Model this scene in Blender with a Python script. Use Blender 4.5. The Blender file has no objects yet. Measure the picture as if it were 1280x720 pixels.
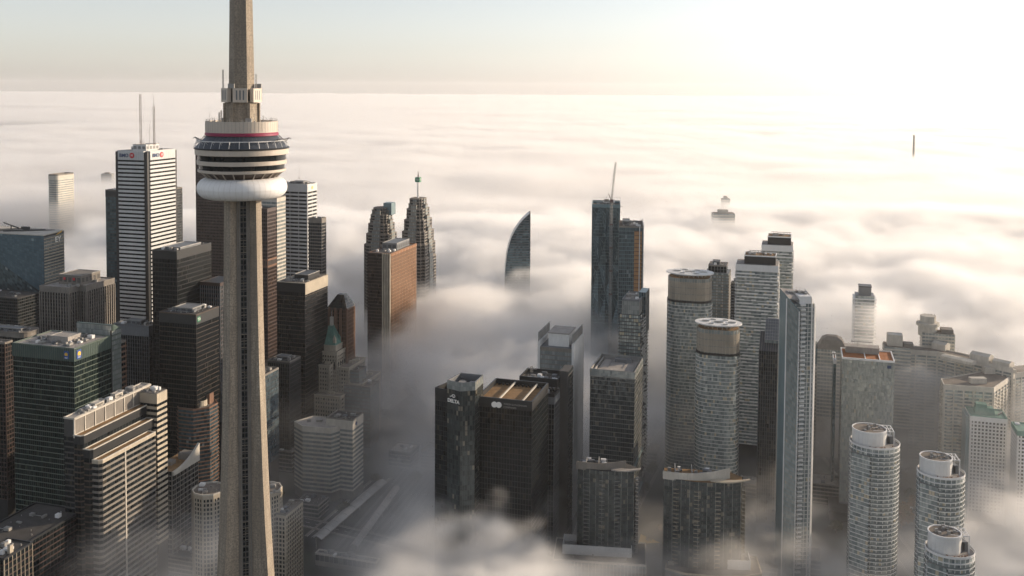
import bpy, bmesh, math, random
import numpy as np
from mathutils import Matrix, Vector
PI = math.pi
random.seed(7); RNG = np.random.default_rng(7)
SC = bpy.context.scene
COL = SC.collection
# ------------------------------------------------------------------ camera
FPX = 1220.0; CAM_Z = 371.0
PITCH = math.radians(2.8); ROLL = math.radians(0.35)
SHIFT_PX = 190.0
cam_d = bpy.data.cameras.new('camera'); cam = bpy.data.objects.new('camera', cam_d); COL.objects.link(cam)
cam_d.sensor_width = 36.0; cam_d.lens = 36.0 * FPX / 1280.0
cam_d.shift_y = -SHIFT_PX / 1280.0
cam_d.clip_start = 5.0; cam_d.clip_end = 120000.0
CAM_M = Matrix.Rotation(math.radians(90) - PITCH, 3, 'X') @ Matrix.Rotation(ROLL, 3, 'Z')
cam.matrix_world = Matrix.Translation((0, 0, CAM_Z)) @ CAM_M.to_4x4()
SC.camera = cam
# ------------------------------------------------------------------ sky and sun
SUN_AZ = math.radians(66.0)      # clockwise from the viewing direction (+Y)
SUN_EL = math.radians(14.0)
world = bpy.data.worlds.new('World'); SC.world = world; world.use_nodes = True
nt = world.node_tree
bg = nt.nodes['Background']
sky = nt.nodes.new('ShaderNodeTexSky'); sky.sky_type = 'NISHITA'; sky.sun_disc = False
sky.sun_elevation = SUN_EL; sky.sun_rotation = SUN_AZ; sky.altitude = 300; sky.dust_density = 1.0; sky.air_density = 1.0; sky.ozone_density = 1.0
hs = nt.nodes.new('ShaderNodeHueSaturation'); hs.inputs['Saturation'].default_value = 0.4
nt.links.new(sky.outputs[0], hs.inputs['Color']); tm = nt.nodes.new('ShaderNodeMix'); tm.data_type = 'RGBA'; tm.blend_type = 'MULTIPLY'; tm.inputs[0].default_value = 1; tm.inputs[7].default_value = (0.99, 0.985, 1.03, 1)
nt.links.new(hs.outputs[0], tm.inputs[6]); nt.links.new(tm.outputs[2], bg.inputs[0]); bg.inputs[1].default_value = 0.148
sun_d = bpy.data.lights.new('sun', 'SUN'); sun_d.energy = 5.0; sun_d.angle = math.radians(0.5); sun_d.color = (1.0, 0.80, 0.59)
sun = bpy.data.objects.new('sun', sun_d); COL.objects.link(sun)
SDIR = Vector((math.sin(SUN_AZ) * math.cos(SUN_EL), math.cos(SUN_AZ) * math.cos(SUN_EL), math.sin(SUN_EL)))
sun.rotation_euler = SDIR.to_track_quat('Z', 'Y').to_euler()
SC.view_settings.view_transform = 'Standard'; SC.view_settings.look = 'None'
SC.view_settings.exposure = 0.28; SC.view_settings.gamma = 1.0
cy = SC.cycles
cy.volume_bounces = 9; cy.max_bounces = 12; cy.diffuse_bounces = 2; cy.glossy_bounces = 2; cy.transmission_bounces = 2
cy.volume_step_rate = 1.0; cy.volume_max_steps = 256
cy.use_denoising = True; cy.sample_clamp_indirect = 6.0
cy.use_adaptive_sampling = True; cy.adaptive_threshold = 0.03
# ------------------------------------------------------------------ placing
E_F = Vector((math.cos(math.radians(16.4)), -math.sin(math.radians(16.4)), 0))   # along the street fronts, to the right
E_R = Vector((math.sin(math.radians(16.4)), math.cos(math.radians(16.4)), 0))    # along the side streets, away
def ray(px, py):
    return CAM_M @ Vector(((px - 640) / FPX, -(py + SHIFT_PX - 360) / FPX, -1.0))
def P(px, py, H):
    """point at height H seen at photograph pixel px, py"""
    d = ray(px, py); t = (H - CAM_Z) / d.z
    return Vector((d.x * t, d.y * t, H))
def yz(px, py, D):
    """height of the pixel at distance D"""
    d = ray(px, py); t = D / d.y
    return CAM_Z + d.z * t
def PD(px, py, D):
    d = ray(px, py); t = D / d.y
    return Vector((d.x * t, D, CAM_Z + d.z * t))
# ------------------------------------------------------------------ materials
def nmat(name):
    m = bpy.data.materials.new(name); m.use_nodes = True
    return m, m.node_tree, m.node_tree.nodes['Principled BSDF']
def mixrgb(t, fac, a, b):
    n = t.nodes.new('ShaderNodeMix'); n.data_type = 'RGBA'
    for s, v in ((0, fac), (6, a), (7, b)):
        if isinstance(v, (int, float)): n.inputs[s].default_value = v
        elif isinstance(v, tuple): n.inputs[s].default_value = (*v, 1)
        else: t.links.new(v, n.inputs[s])
    return n.outputs[2]
def noise_fac(t, scale, lo, hi, detail=4, stretch=(1, 1, 1)):
    tc = t.nodes.new('ShaderNodeTexCoord'); mp = t.nodes.new('ShaderNodeMapping'); mp.inputs['Scale'].default_value = stretch
    t.links.new(tc.outputs['Object'], mp.inputs[0])
    n = t.nodes.new('ShaderNodeTexNoise'); n.inputs['Scale'].default_value = scale; n.inputs['Detail'].default_value = detail
    t.links.new(mp.outputs[0], n.inputs[0])
    r = t.nodes.new('ShaderNodeMapRange'); r.inputs[1].default_value = lo; r.inputs[2].default_value = hi
    t.links.new(n.outputs[0], r.inputs[0]); return r.outputs[0]
def solid(name, col, rough=0.8, var=0.25, metal=0.0, scale=0.12):
    """masonry, render, painted metal: large blotches, streaks and fine grain"""
    m, t, b = nmat(name)
    dark = tuple(c * (1 - var) for c in col); lite = tuple(min(1, c * (1 + var * 0.5)) for c in col)
    f = noise_fac(t, scale, 0.3, 0.7); c = mixrgb(t, f, dark, lite)
    f2 = noise_fac(t, 0.9, 0.35, 0.75, 3, (1, 1, 0.12)); c = mixrgb(t, f2, c, tuple(x * (1 - var * 0.8) for x in col))
    t.links.new(c, b.inputs['Base Color'])
    b.inputs['Roughness'].default_value = rough; b.inputs['Metallic'].default_value = metal
    return m
def glass(name, c1, c2, metal=0.35, rough=0.07, curtain=(0.30, 0.27, 0.22), cut=0.86, spec=0.5):
    """window glass: each pane carries its own tint value, some have blinds drawn"""
    m, t, b = nmat(name)
    at = t.nodes.new('ShaderNodeAttribute'); at.attribute_name = 'tint'
    c = mixrgb(t, at.outputs['Fac'], c1, c2)
    gt = t.nodes.new('ShaderNodeMath'); gt.operation = 'GREATER_THAN'; gt.inputs[1].default_value = cut
    t.links.new(at.outputs['Fac'], gt.inputs[0])
    c = mixrgb(t, gt.outputs[0], c, curtain)
    t.links.new(c, b.inputs['Base Color'])
    mr = t.nodes.new('ShaderNodeMapRange'); mr.inputs[3].default_value = metal; mr.inputs[4].default_value = metal * 0.3
    t.links.new(gt.outputs[0], mr.inputs[0]); t.links.new(mr.outputs[0], b.inputs['Metallic'])
    b.inputs['Roughness'].default_value = rough
    b.inputs['Specular IOR Level'].default_value = spec
    return m
M = {}
M['conc'] = solid('concrete', (0.21, 0.19, 0.165))
M['conc_dark'] = solid('dark_concrete', (0.065, 0.063, 0.06))
M['conc_pale'] = solid('pale_concrete', (0.55, 0.51, 0.44))
M['stone'] = solid('limestone', (0.46, 0.40, 0.31))
M['marble'] = solid('white_marble', (0.56, 0.56, 0.55), 0.6, 0.12)
M['white'] = solid('white_panel', (0.72, 0.71, 0.68), 0.55, 0.15)
M['whitemetal'] = solid('white_metal', (0.72, 0.71, 0.69), 0.45, 0.08)
M['grey'] = solid('grey_panel', (0.15, 0.16, 0.17), 0.5, 0.2)
M['slab'] = solid('slab_edge', (0.64, 0.62, 0.58), 0.7, 0.2)
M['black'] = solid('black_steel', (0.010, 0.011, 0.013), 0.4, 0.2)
M['dark'] = solid('dark_panel', (0.018, 0.020, 0.023), 0.45, 0.3)
M['brown'] = solid('brown_granite', (0.055, 0.032, 0.026), 0.4, 0.25)
M['bronze'] = solid('bronze_panel', (0.075, 0.05, 0.034), 0.4, 0.3)
M['brick'] = solid('brown_brick', (0.20, 0.11, 0.07), 0.85, 0.3)
M['green'] = solid('green_metal', (0.05, 0.085, 0.075), 0.45, 0.2)
M['greenlite'] = solid('pale_green_spandrel', (0.11, 0.14, 0.115), 0.4, 0.15)
M['copper'] = solid('weathered_copper', (0.13, 0.26, 0.21), 0.7, 0.35)
M['roof'] = solid('roof_gravel', (0.20, 0.17, 0.14), 0.95, 0.35, scale=0.25)
M['rooflite'] = solid('pale_roof_membrane', (0.36, 0.33, 0.30), 0.9, 0.3, scale=0.2)
M['roofdark'] = solid('dark_roof_membrane', (0.06, 0.055, 0.05), 0.9, 0.35, scale=0.2)
M['roofrust'] = solid('rust_coloured_roof', (0.40, 0.15, 0.05), 0.9, 0.35, scale=0.2)
M['roofochre'] = solid('ochre_roof', (0.26, 0.15, 0.06), 0.9, 0.4, scale=0.2)
M['unit'] = solid('galvanised_unit', (0.34, 0.33, 0.31), 0.5, 0.3, 0.3)
M['orange'] = solid('orange_hoist_panel', (0.42, 0.22, 0.09), 0.7, 0.3)
M['mast'] = solid('mast_steel', (0.16, 0.10, 0.09), 0.6, 0.3)
M['magenta'] = solid('magenta_band', (0.26, 0.015, 0.06), 0.5, 0.1)
M['radome'] = solid('white_radome_fabric', (0.80, 0.79, 0.77), 0.6, 0.08, scale=0.05)
M['podroof'] = solid('pod_roof_sheet', (0.06, 0.07, 0.085), 0.45, 0.25)
M['podband'] = solid('pod_cream_panel', (0.55, 0.48, 0.40), 0.5, 0.12)
M['gold_clad'] = solid('gold_mullion', (0.34, 0.18, 0.10), 0.35, 0.2, 0.5)
M['champagne'] = solid('champagne_panel', (0.34, 0.30, 0.245), 0.35, 0.15, 0.3)
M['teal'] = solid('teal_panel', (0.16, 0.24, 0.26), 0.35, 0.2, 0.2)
M['asphalt'] = solid('asphalt', (0.05, 0.05, 0.052), 0.9, 0.25)
M['sign_white'] = solid('sign_white', (0.85, 0.83, 0.78), 0.5, 0.03)
M['sign_red'] = solid('sign_red', (0.55, 0.03, 0.04), 0.5, 0.03)
M['sign_blue'] = solid('sign_blue', (0.02, 0.09, 0.35), 0.5, 0.03)
M['sign_navy'] = solid('sign_navy', (0.02, 0.05, 0.14), 0.5, 0.03)
M['sign_gold'] = solid('sign_gold', (0.75, 0.45, 0.05), 0.5, 0.03)
M['sign_green'] = solid('sign_green', (0.02, 0.20, 0.10), 0.5, 0.03)
G = {}
G['black'] = glass('black_glass', (0.003, 0.006, 0.008), (0.012, 0.017, 0.019), 0.05, 0.08, (0.028, 0.026, 0.022), 0.94, 0.25)
G['dark'] = glass('dark_glass', (0.005, 0.009, 0.012), (0.026, 0.033, 0.037), 0.2, 0.07, (0.06, 0.055, 0.045), 0.94, 0.35)
G['green'] = glass('green_glass', (0.004, 0.010, 0.011), (0.018, 0.030, 0.029), 0.25, 0.07, (0.04, 0.05, 0.04), 0.94, 0.35)
G['blue'] = glass('blue_glass', (0.12, 0.21, 0.27), (0.20, 0.32, 0.39), 0.6, 0.08, (0.22, 0.30, 0.33), 0.985)
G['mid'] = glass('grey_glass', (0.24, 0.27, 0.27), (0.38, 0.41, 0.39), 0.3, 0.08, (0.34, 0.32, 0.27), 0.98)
G['condo'] = glass('condo_glass', (0.17, 0.21, 0.215), (0.46, 0.50, 0.47), 0.3, 0.08, (0.50, 0.44, 0.32), 0.95)
G['smoke'] = glass('smoked_glass', (0.035, 0.048, 0.052), (0.105, 0.125, 0.125), 0.45, 0.07, (0.20, 0.185, 0.15), 0.95)
G['teal'] = glass('teal_glass', (0.06, 0.10, 0.12), (0.19, 0.28, 0.32), 0.65, 0.06, (0.22, 0.26, 0.27), 0.98)
G['gold'] = glass('gold_glass', (0.25, 0.15, 0.09), (0.31, 0.19, 0.12), 0.5, 0.2, (0.34, 0.21, 0.13), 2.0)
G['brown'] = glass('brown_glass', (0.010, 0.008, 0.008), (0.030, 0.021, 0.019), 0.2, 0.1, (0.07, 0.045, 0.03), 0.94, 0.35)
# ------------------------------------------------------------------ mesh kit
def link(name, me, mat, parent=None, stuff=False, loc=None):
    o = bpy.data.objects.new(name, me); COL.objects.link(o)
    if mat is not None and not me.materials: me.materials.append(mat)
    if parent: o.parent = parent
    if loc: o.location = loc
    if stuff: o['kind'] = 'stuff'
    return o
def thing(name, label, cat, loc, rot=0.0, group=None):
    o = bpy.data.objects.new(name, None); COL.objects.link(o); o.location = loc; o.rotation_euler.z = rot
    o['label'] = label; o['category'] = cat
    if group: o['group'] = group
    return o
class MB:
    """collects faces; build() links them as ONE mesh object"""
    def __init__(s): s.v = []; s.f = []; s.q = []; s.qt = []; s.n = 0
    def poly(s, pts):
        b = s.n; s.v.append(np.array(pts, np.float32)); s.n += len(pts); s.f.append(tuple(range(b, b + len(pts)))); return s
    def mesh(s, V, Fc):
        b = s.n; s.v.append(np.array(V, np.float32)); s.n += len(V); s.f += [tuple(i + b for i in f) for f in Fc]; return s
    def box(s, x0, x1, y0, y1, z0, z1):
        V = [(x0, y0, z0), (x1, y0, z0), (x1, y1, z0), (x0, y1, z0), (x0, y0, z1), (x1, y0, z1), (x1, y1, z1), (x0, y1, z1)]
        return s.mesh(V, [(0, 3, 2, 1), (4, 5, 6, 7), (0, 1, 5, 4), (1, 2, 6, 5), (2, 3, 7, 6), (3, 0, 4, 7)])
    def prism(s, poly, z0, z1, cap=True, poly2=None):
        n = len(poly); poly2 = poly2 or poly
        V = [(x, y, z0) for x, y in poly] + [(x, y, z1) for x, y in poly2]
        F = [(i, (i + 1) % n, n + (i + 1) % n, n + i) for i in range(n)]
        if cap: F += [tuple(range(n, 2 * n)), tuple(range(n - 1, -1, -1))]
        return s.mesh(V, F)
    def ring(s, poly, out, inn, z0, z1):
        """closed band round a polygon, from inn to out beyond it"""
        o = offset(poly, out); i = offset(poly, inn); n = len(poly)
        V = [(x, y, z0) for x, y in o] + [(x, y, z1) for x, y in o] + [(x, y, z0) for x, y in i] + [(x, y, z1) for x, y in i]
        F = []
        for k in range(n):
            j = (k + 1) % n
            F += [(k, j, n + j, n + k), (n + k, n + j, 3 * n + j, 3 * n + k), (2 * n + j, 2 * n + k, 3 * n + k, 3 * n + j), (j, k, 2 * n + k, 2 * n + j)]
        return s.mesh(V, F)
    def tube(s, a, b, r, n=6, r2=None):
        a = Vector(a); b = Vector(b); d = (b - a).normalized(); u = d.orthogonal().normalized(); w = d.cross(u); r2 = r if r2 is None else r2
        V = [tuple(a + (u * math.cos(t) + w * math.sin(t)) * r) for t in [2 * PI * k / n for k in range(n)]] + \
            [tuple(b + (u * math.cos(t) + w * math.sin(t)) * r2) for t in [2 * PI * k / n for k in range(n)]]
        return s.mesh(V, [(k, (k + 1) % n, n + (k + 1) % n, n + k) for k in range(n)] + [tuple(range(n - 1, -1, -1)), tuple(range(n, 2 * n))])
    def lathe(s, prof, n=48):
        V = []; F = []; m = len(prof)
        for k in range(n):
            t = 2 * PI * k / n; c, q = math.cos(t), math.sin(t); V += [(r * c, r * q, z) for r, z in prof]
        for k in range(n):
            j = (k + 1) % n
            for i in range(m - 1): F.append((k * m + i, j * m + i, j * m + i + 1, k * m + i + 1))
        return s.mesh(V, F)
    def panes(s, A, B, C, D, nu, nv, gu=0.08, g0=0.25, g1=0.02, off=0.06, tilt=0.015, blank=None):
        """grid of separate panes over the quad A B C D (A, B bottom; C, D top), each slightly out of true"""
        A, B, C, D = [np.array(p, np.float64) for p in (A, B, C, D)]
        i, j = np.meshgrid(np.arange(nu), np.arange(nv), indexing='ij'); i = i.ravel(); j = j.ravel()
        if blank is not None: k = ~blank(i, j); i = i[k]; j = j[k]
        u0 = (i + gu) / nu; u1 = (i + 1 - gu) / nu; v0 = (j + g0) / nv; v1 = (j + 1 - g1) / nv
        def pt(u, v): u = u[:, None]; v = v[:, None]; return (A * (1 - u) + B * u) * (1 - v) + (D * (1 - u) + C * u) * v
        nrm = np.cross(B - A, D - A); nrm /= (np.linalg.norm(nrm) + 1e-9)
        q = np.stack([pt(u0, v0), pt(u1, v0), pt(u1, v1), pt(u0, v1)], 1)
        m = len(i); tu = RNG.normal(0, tilt, m); tv = RNG.normal(0, tilt, m)
        o4 = np.stack([-tu - tv, tu - tv, tu + tv, -tu + tv], 1) + off + 3 * tilt
        q = q + o4[:, :, None] * nrm
        s.q.append(q.reshape(-1, 3)); s.qt.append(RNG.uniform(0, 1, m)); return s
    def build(s, name, mat, parent=None, stuff=False, loc=None, smooth=False):
        V = list(s.v); nb = s.n
        me = bpy.data.meshes.new(name)
        allv = np.concatenate(V + s.q) if (V or s.q) else np.zeros((0, 3))
        nq = sum(len(t) for t in s.qt)
        loops = [i for f in s.f for i in f]; tot = [len(f) for f in s.f]
        li = np.concatenate([np.array(loops, np.int32), np.arange(nb, nb + 4 * nq, dtype=np.int32)])
        lt = np.concatenate([np.array(tot, np.int32), np.full(nq, 4, np.int32)])
        ls = np.concatenate([[0], np.cumsum(lt)[:-1]]).astype(np.int32)
        me.vertices.add(len(allv)); me.vertices.foreach_set('co', allv.astype(np.float32).ravel())
        me.loops.add(len(li)); me.loops.foreach_set('vertex_index', li)
        me.polygons.add(len(lt)); me.polygons.foreach_set('loop_start', ls); me.polygons.foreach_set('loop_total', lt)
        if nq:
            a = me.attributes.new('tint', 'FLOAT', 'FACE')
            a.data.foreach_set('value', np.concatenate([np.full(len(tot), 0.4)] + s.qt).astype(np.float32))
        me.update(calc_edges=True)
        me.polygons.foreach_set('use_smooth', [smooth] * len(me.polygons))
        return link(name, me, mat, parent, stuff, loc)
def offset(poly, d):
    """move every edge outward by d (counter-clockwise polygon)"""
    if d == 0: return list(poly)
    n = len(poly); out = []
    for k in range(n):
        p0, p1, p2 = Vector(poly[k - 1]), Vector(poly[k]), Vector(poly[(k + 1) % n])
        e1 = (p1 - p0).normalized(); e2 = (p2 - p1).normalized()
        n1 = Vector((e1.y, -e1.x)); n2 = Vector((e2.y, -e2.x)); b = n1 + n2
        b = n1 if b.length < 1e-4 else b.normalized(); c = max(0.35, b.dot(n1)); q = p1 + b * d / c; out.append((q.x, q.y))
    return out
def rect(w, d, x=0, y=0): return [(x - w / 2, y - d / 2), (x + w / 2, y - d / 2), (x + w / 2, y + d / 2), (x - w / 2, y + d / 2)]
def ngon(n, rx, ry=None, rot=0, x=0, y=0):
    ry = ry or rx; return [(x + rx * math.cos(rot + 2 * PI * k / n), y + ry * math.sin(rot + 2 * PI * k / n)) for k in range(n)]
def chamf(w, d, c, x=0, y=0):
    a, b = w / 2, d / 2
    return [(x + px, y + py) for px, py in ((-a + c, -b), (a - c, -b), (a, -b + c), (a, b - c), (a - c, b), (-a + c, b), (-a, b - c), (-a, -b + c))]
def rrect(w, d, r, n=4):
    out = []
    for cx, cyy, a0 in ((w / 2 - r, -d / 2 + r, -PI / 2), (w / 2 - r, d / 2 - r, 0), (-w / 2 + r, d / 2 - r, PI / 2), (-w / 2 + r, -d / 2 + r, PI)):
        for k in range(n + 1): a = a0 + PI / 2 * k / n; out.append((cx + r * math.cos(a), cyy + r * math.sin(a)))
    return out
def notch(w, d, c):
    a, b = w / 2, d / 2
    return [(-a + c, -b), (a - c, -b), (a - c, -b + c), (a, -b + c), (a, b - c), (a - c, b - c), (a - c, b), (-a + c, b), (-a + c, b - c), (-a, b - c), (-a, -b + c), (-a + c, -b + c)]
def edges(poly): return [(poly[k], poly[(k + 1) % len(poly)]) for k in range(len(poly))]
def elen(e): return math.hypot(e[1][0] - e[0][0], e[1][1] - e[0][1])
# ------------------------------------------------------------------ facade of a storeyed block
def block(root, poly, z0, z1, *a, **k):
    """block(root, poly, z0, z1, [sink,] fl, bay, glass, ...)"""
    if len(a) > 2 and isinstance(a[2], (int, float)): k['sink'] = a[0]; a = a[1:]
    return block_(root, poly, z0, z1, *a, **k)
def block_(root, poly, z0, z1, fl=3.6, bay=3.0, g='dark', band=None, bh=0.9, bout=0.12, mull=None, mw=0.25, mout=0.25, mbay=None,
          wall='dark', zv=None, bname='spandrel', indiv=True, top=0.0, topmat=None, blank=None, gu=0.06, pieces=False, tilt=0.015, g1=0.02, off=0.05, skip=None, sink=0.0):
    """wall core, panes of glass, floor bands (each its own object) and mullions; zv = lowest height worth glazing"""
    w = MB().prism(poly, z0, z1 - sink).build('wall', M[wall], root)
    zv = z0 if zv is None else max(z0, zv)
    n = max(1, int(round((z1 - top - zv) / fl))); zt = z1 - top; fl = (zt - zv) / n
    p = MB()
    for e in edges(poly):
        L = elen(e)
        if L < 0.8: continue
        nu = max(1, int(round(L / bay)))
        (ax, ay), (bx, by) = e
        p.panes((ax, ay, zv), (bx, by, zv), (bx, by, zt), (ax, ay, zt), nu, n, gu, bh / fl if band else 0.04, g1, off, tilt, blank)
    p.build('window', G[g], root, stuff=True)
    if band:
        me = None
        if indiv:
            for k in range(n):
                if skip and k % skip: continue
                if me is None: o = MB().ring(poly, bout, -0.3, 0, bh).build(bname, M[band], root, loc=(0, 0, zv + k * fl)); me = o.data
                else: link(bname, me, None, root, loc=(0, 0, zv + k * fl))
        else:
            r = MB()
            for k in range(n): r.ring(poly, bout, -0.3, zv + k * fl, zv + k * fl + bh)
            r.build(bname, M[band], root, stuff=True)
    if top:
        MB().ring(poly, bout + 0.08, -0.3, zt, z1 + 0.2).build('top_band', M[topmat or band or wall], root)
    if mull:
        mb = MB()
        for e in edges(poly):
            L = elen(e); nu = max(1, int(round(L / (mbay or bay))))
            if L < 0.8: continue
            (ax, ay), (bx, by) = e; tx, ty = (bx - ax) / L, (by - ay) / L; nx, ny = ty, -tx
            for k in range(nu + 1):
                s = min(max(k * L / nu, mw / 2), L - mw / 2); cx, cyy = ax + tx * s, ay + ty * s
                q = [(cx - tx * mw / 2 - nx * .1, cyy - ty * mw / 2 - ny * .1), (cx - tx * mw / 2 + nx * mout, cyy - ty * mw / 2 + ny * mout), (cx + tx * mw / 2 + nx * mout, cyy + ty * mw / 2 + ny * mout), (cx + tx * mw / 2 - nx * .1, cyy + ty * mw / 2 - ny * .1)]
                q = q[::-1]
                if pieces: MB().prism(q, zv, zt).build('pier', M[mull], root)
                else: mb.prism(q, zv, zt)
        if not pieces: mb.build('mullion', M[mull], root, stuff=True)
    return n, fl
def roof(root, poly, z, mat='roof', par=1.4, parmat='conc', pt=0.5, seed=1, units=10, pent=None, penth=5, pentmat='grey', rail=True, louv=True):
    """roof sheet, parapet, penthouse with louvres, air handlers, ducts and pipes"""
    r = random.Random(seed)
    MB().poly([(x, y, z + 0.12) for x, y in offset(poly, -pt)]).build('roof', M[mat], root)
    if par: MB().ring(poly, 0.2, -pt, z - 0.4, z + par).build('parapet', M[parmat], root)
    xs = [p[0] for p in poly]; ys = [p[1] for p in poly]
    x0, x1, y0, y1 = min(xs), max(xs), min(ys), max(ys); w, d = x1 - x0, y1 - y0
    boxes = []
    for pb in (pent or []):
        px, py, pw, pd, ph = [*pb, penth][:5]
        cx = x0 + w * px; cyy = y0 + d * py; pw *= w; pd *= d
        pp = rect(pw, pd, cx, cyy)
        o = MB().prism(pp, z, z + ph).build('penthouse', M[pentmat], root)
        MB().ring(pp, 0.12, -0.3, z + ph - 0.1, z + ph + 0.5).build('coping', M['unit'], o)
        if louv:
            lb = MB()
            for e in edges(pp):
                L = elen(e); nn = max(1, int(L / 5))
                (ax, ay), (bx, by) = e
                for k in range(nn):
                    t0 = (k + 0.15) / nn; t1 = (k + 0.85) / nn
                    for q in range(4):
                        za = z + ph * (0.3 + 0.12 * q)
                        lb.panes((ax + (bx - ax) * t0, ay + (by - ay) * t0, za), (ax + (bx - ax) * t1, ay + (by - ay) * t1, za), (ax + (bx - ax) * t1, ay + (by - ay) * t1, za + ph * 0.08), (ax + (bx - ax) * t0, ay + (by - ay) * t0, za + ph * 0.08), 1, 1, 0, 0, 0, 0.05, 0.0)
            lb.build('louvre', M['dark'], o, stuff=True)
        boxes.append((cx - pw / 2, cx + pw / 2, cyy - pd / 2, cyy + pd / 2))
    small = MB()
    def free(a, b, c, dd): return all(b < q[0] or a > q[1] or dd < q[2] or c > q[3] for q in boxes)
    for k in range(units):
        for _ in range(8):
            uw, ud, uh = r.uniform(1.2, 4.5), r.uniform(1.2, 4.0), r.uniform(0.8, 2.6)
            cx = r.uniform(x0 + w * .14, x1 - w * .14); cyy = r.uniform(y0 + d * .14, y1 - d * .14)
            if free(cx - uw / 2, cx + uw / 2, cyy - ud / 2, cyy + ud / 2): break
        else: continue
        boxes.append((cx - uw / 2, cx + uw / 2, cyy - ud / 2, cyy + ud / 2))
        o = MB().box(cx - uw / 2, cx + uw / 2, cyy - ud / 2, cyy + ud / 2, z + 0.3, z + 0.3 + uh).box(cx - uw / 2 + .2, cx + uw / 2 - .2, cyy - ud / 2 + .2, cyy + ud / 2 - .2, z, z + .35)
        o.prism(ngon(8, min(uw, ud) * .3, x=cx, y=cyy), z + .3 + uh, z + .6 + uh)
        o.build('air_handler', M[r.choice(['unit', 'unit', 'whitemetal', 'grey'])], root)
        if r.random() < 0.6:
            small.tube((cx, cyy, z + .7), (cx + r.choice([-1, 1]) * r.uniform(3, w * .25), cyy, z + .7), .25, 6)
    for k in range(units * 2):
        cx = r.uniform(x0 + w * .1, x1 - w * .1); cyy = r.uniform(y0 + d * .1, y1 - d * .1); h = r.uniform(.5, 1.6)
        small.tube((cx, cyy, z), (cx, cyy, z + h), r.uniform(.15, .5), 6)
    if units: small.build('roof_pipe', M['unit'], root, stuff=True)
def antenna(root, x, y, z, h, r=0.25, name='antenna', mat='mast'):
    m = MB().tube((x, y, z), (x, y, z + h * .6), r, 6, r * .7).tube((x, y, z + h * .6), (x, y, z + h), r * .5, 6, r * .2)
    for k in range(3): zz = z + h * (.3 + .18 * k); m.tube((x - r * 3, y, zz), (x + r * 3, y, zz), r * .4, 4)
    return m.build(name, M[mat], root)
def lattice(mb, a, b, w, seg, r=0.12):
    """square lattice mast from a to b"""
    a = Vector(a); b = Vector(b); d = (b - a); L = d.length; d.normalize(); u = d.orthogonal().normalized(); v = d.cross(u)
    n = max(1, int(L / seg)); c = [(1, 1), (1, -1), (-1, -1), (-1, 1)]
    def pt(k, q): return a + d * (L * k / n) + (u * c[q % 4][0] + v * c[q % 4][1]) * w / 2
    for q in range(4): mb.tube(pt(0, q), pt(n, q), r, 4)
    for k in range(n):
        for q in range(4):
            mb.tube(pt(k, q), pt(k + 1, q + 1), r * .7, 3); mb.tube(pt(k, q), pt(k, q + 1), r * .7, 3)
    return mb
def text(body, size, mat, parent, loc, rot, name='lettering', ext=0.15, sx=1.0, align='CENTER', bold=0.0):
    c = bpy.data.curves.new(name, 'FONT'); c.body = body; c.size = size; c.extrude = ext; c.align_x = align; c.align_y = 'CENTER'; c.offset = bold
    c.resolution_u = 3
    c.materials.append(M[mat])
    o = bpy.data.objects.new(name, c); COL.objects.link(o); o.parent = parent; o.location = loc; o.rotation_euler = rot; o.scale = (sx, 1, 1)
    return o
FRONT = (PI / 2, 0, 0); RIGHT = (PI / 2, 0, PI / 2)
ROT = -math.radians(16.4)
class Site:
    """a block on the street grid: near corner and extents read off the photograph at the roof's true height"""
    def __init__(s, xl, xr, y, H, side='r', xs=None, dep=None, ang=16.4):
        ef = Vector((math.cos(math.radians(ang)), -math.sin(math.radians(ang)), 0)); er = Vector((math.sin(math.radians(ang)), math.cos(math.radians(ang)), 0))
        def along(A, dr, px):
            u = ray(px, 110); k = u.x / u.y
            return (k * A.y - A.x) / (dr.x - k * dr.y)
        if side == 'r': A = P(xr, y, H); w = -along(A, ef, xl); fl = A - ef * w
        else: A = P(xl, y, H); w = along(A, ef, xr); fl = A
        s.w = abs(w)
        if xs is not None:
            B = A; s.d = abs(along(B, er, xs))
        else: s.d = dep
        if dep is not None and xs is not None: s.d = min(s.d, dep)
        c = fl + ef * s.w / 2 + er * s.d / 2
        s.loc = (c.x, c.y, 0.0); s.H = H; s.rot = -math.radians(ang); s.Y = A.y
        s.a = s.w / 2; s.b = s.d / 2
    def thing(s, name, label, cat='tower', group=None): return thing(name, label, cat, s.loc, s.rot, group)
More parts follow.
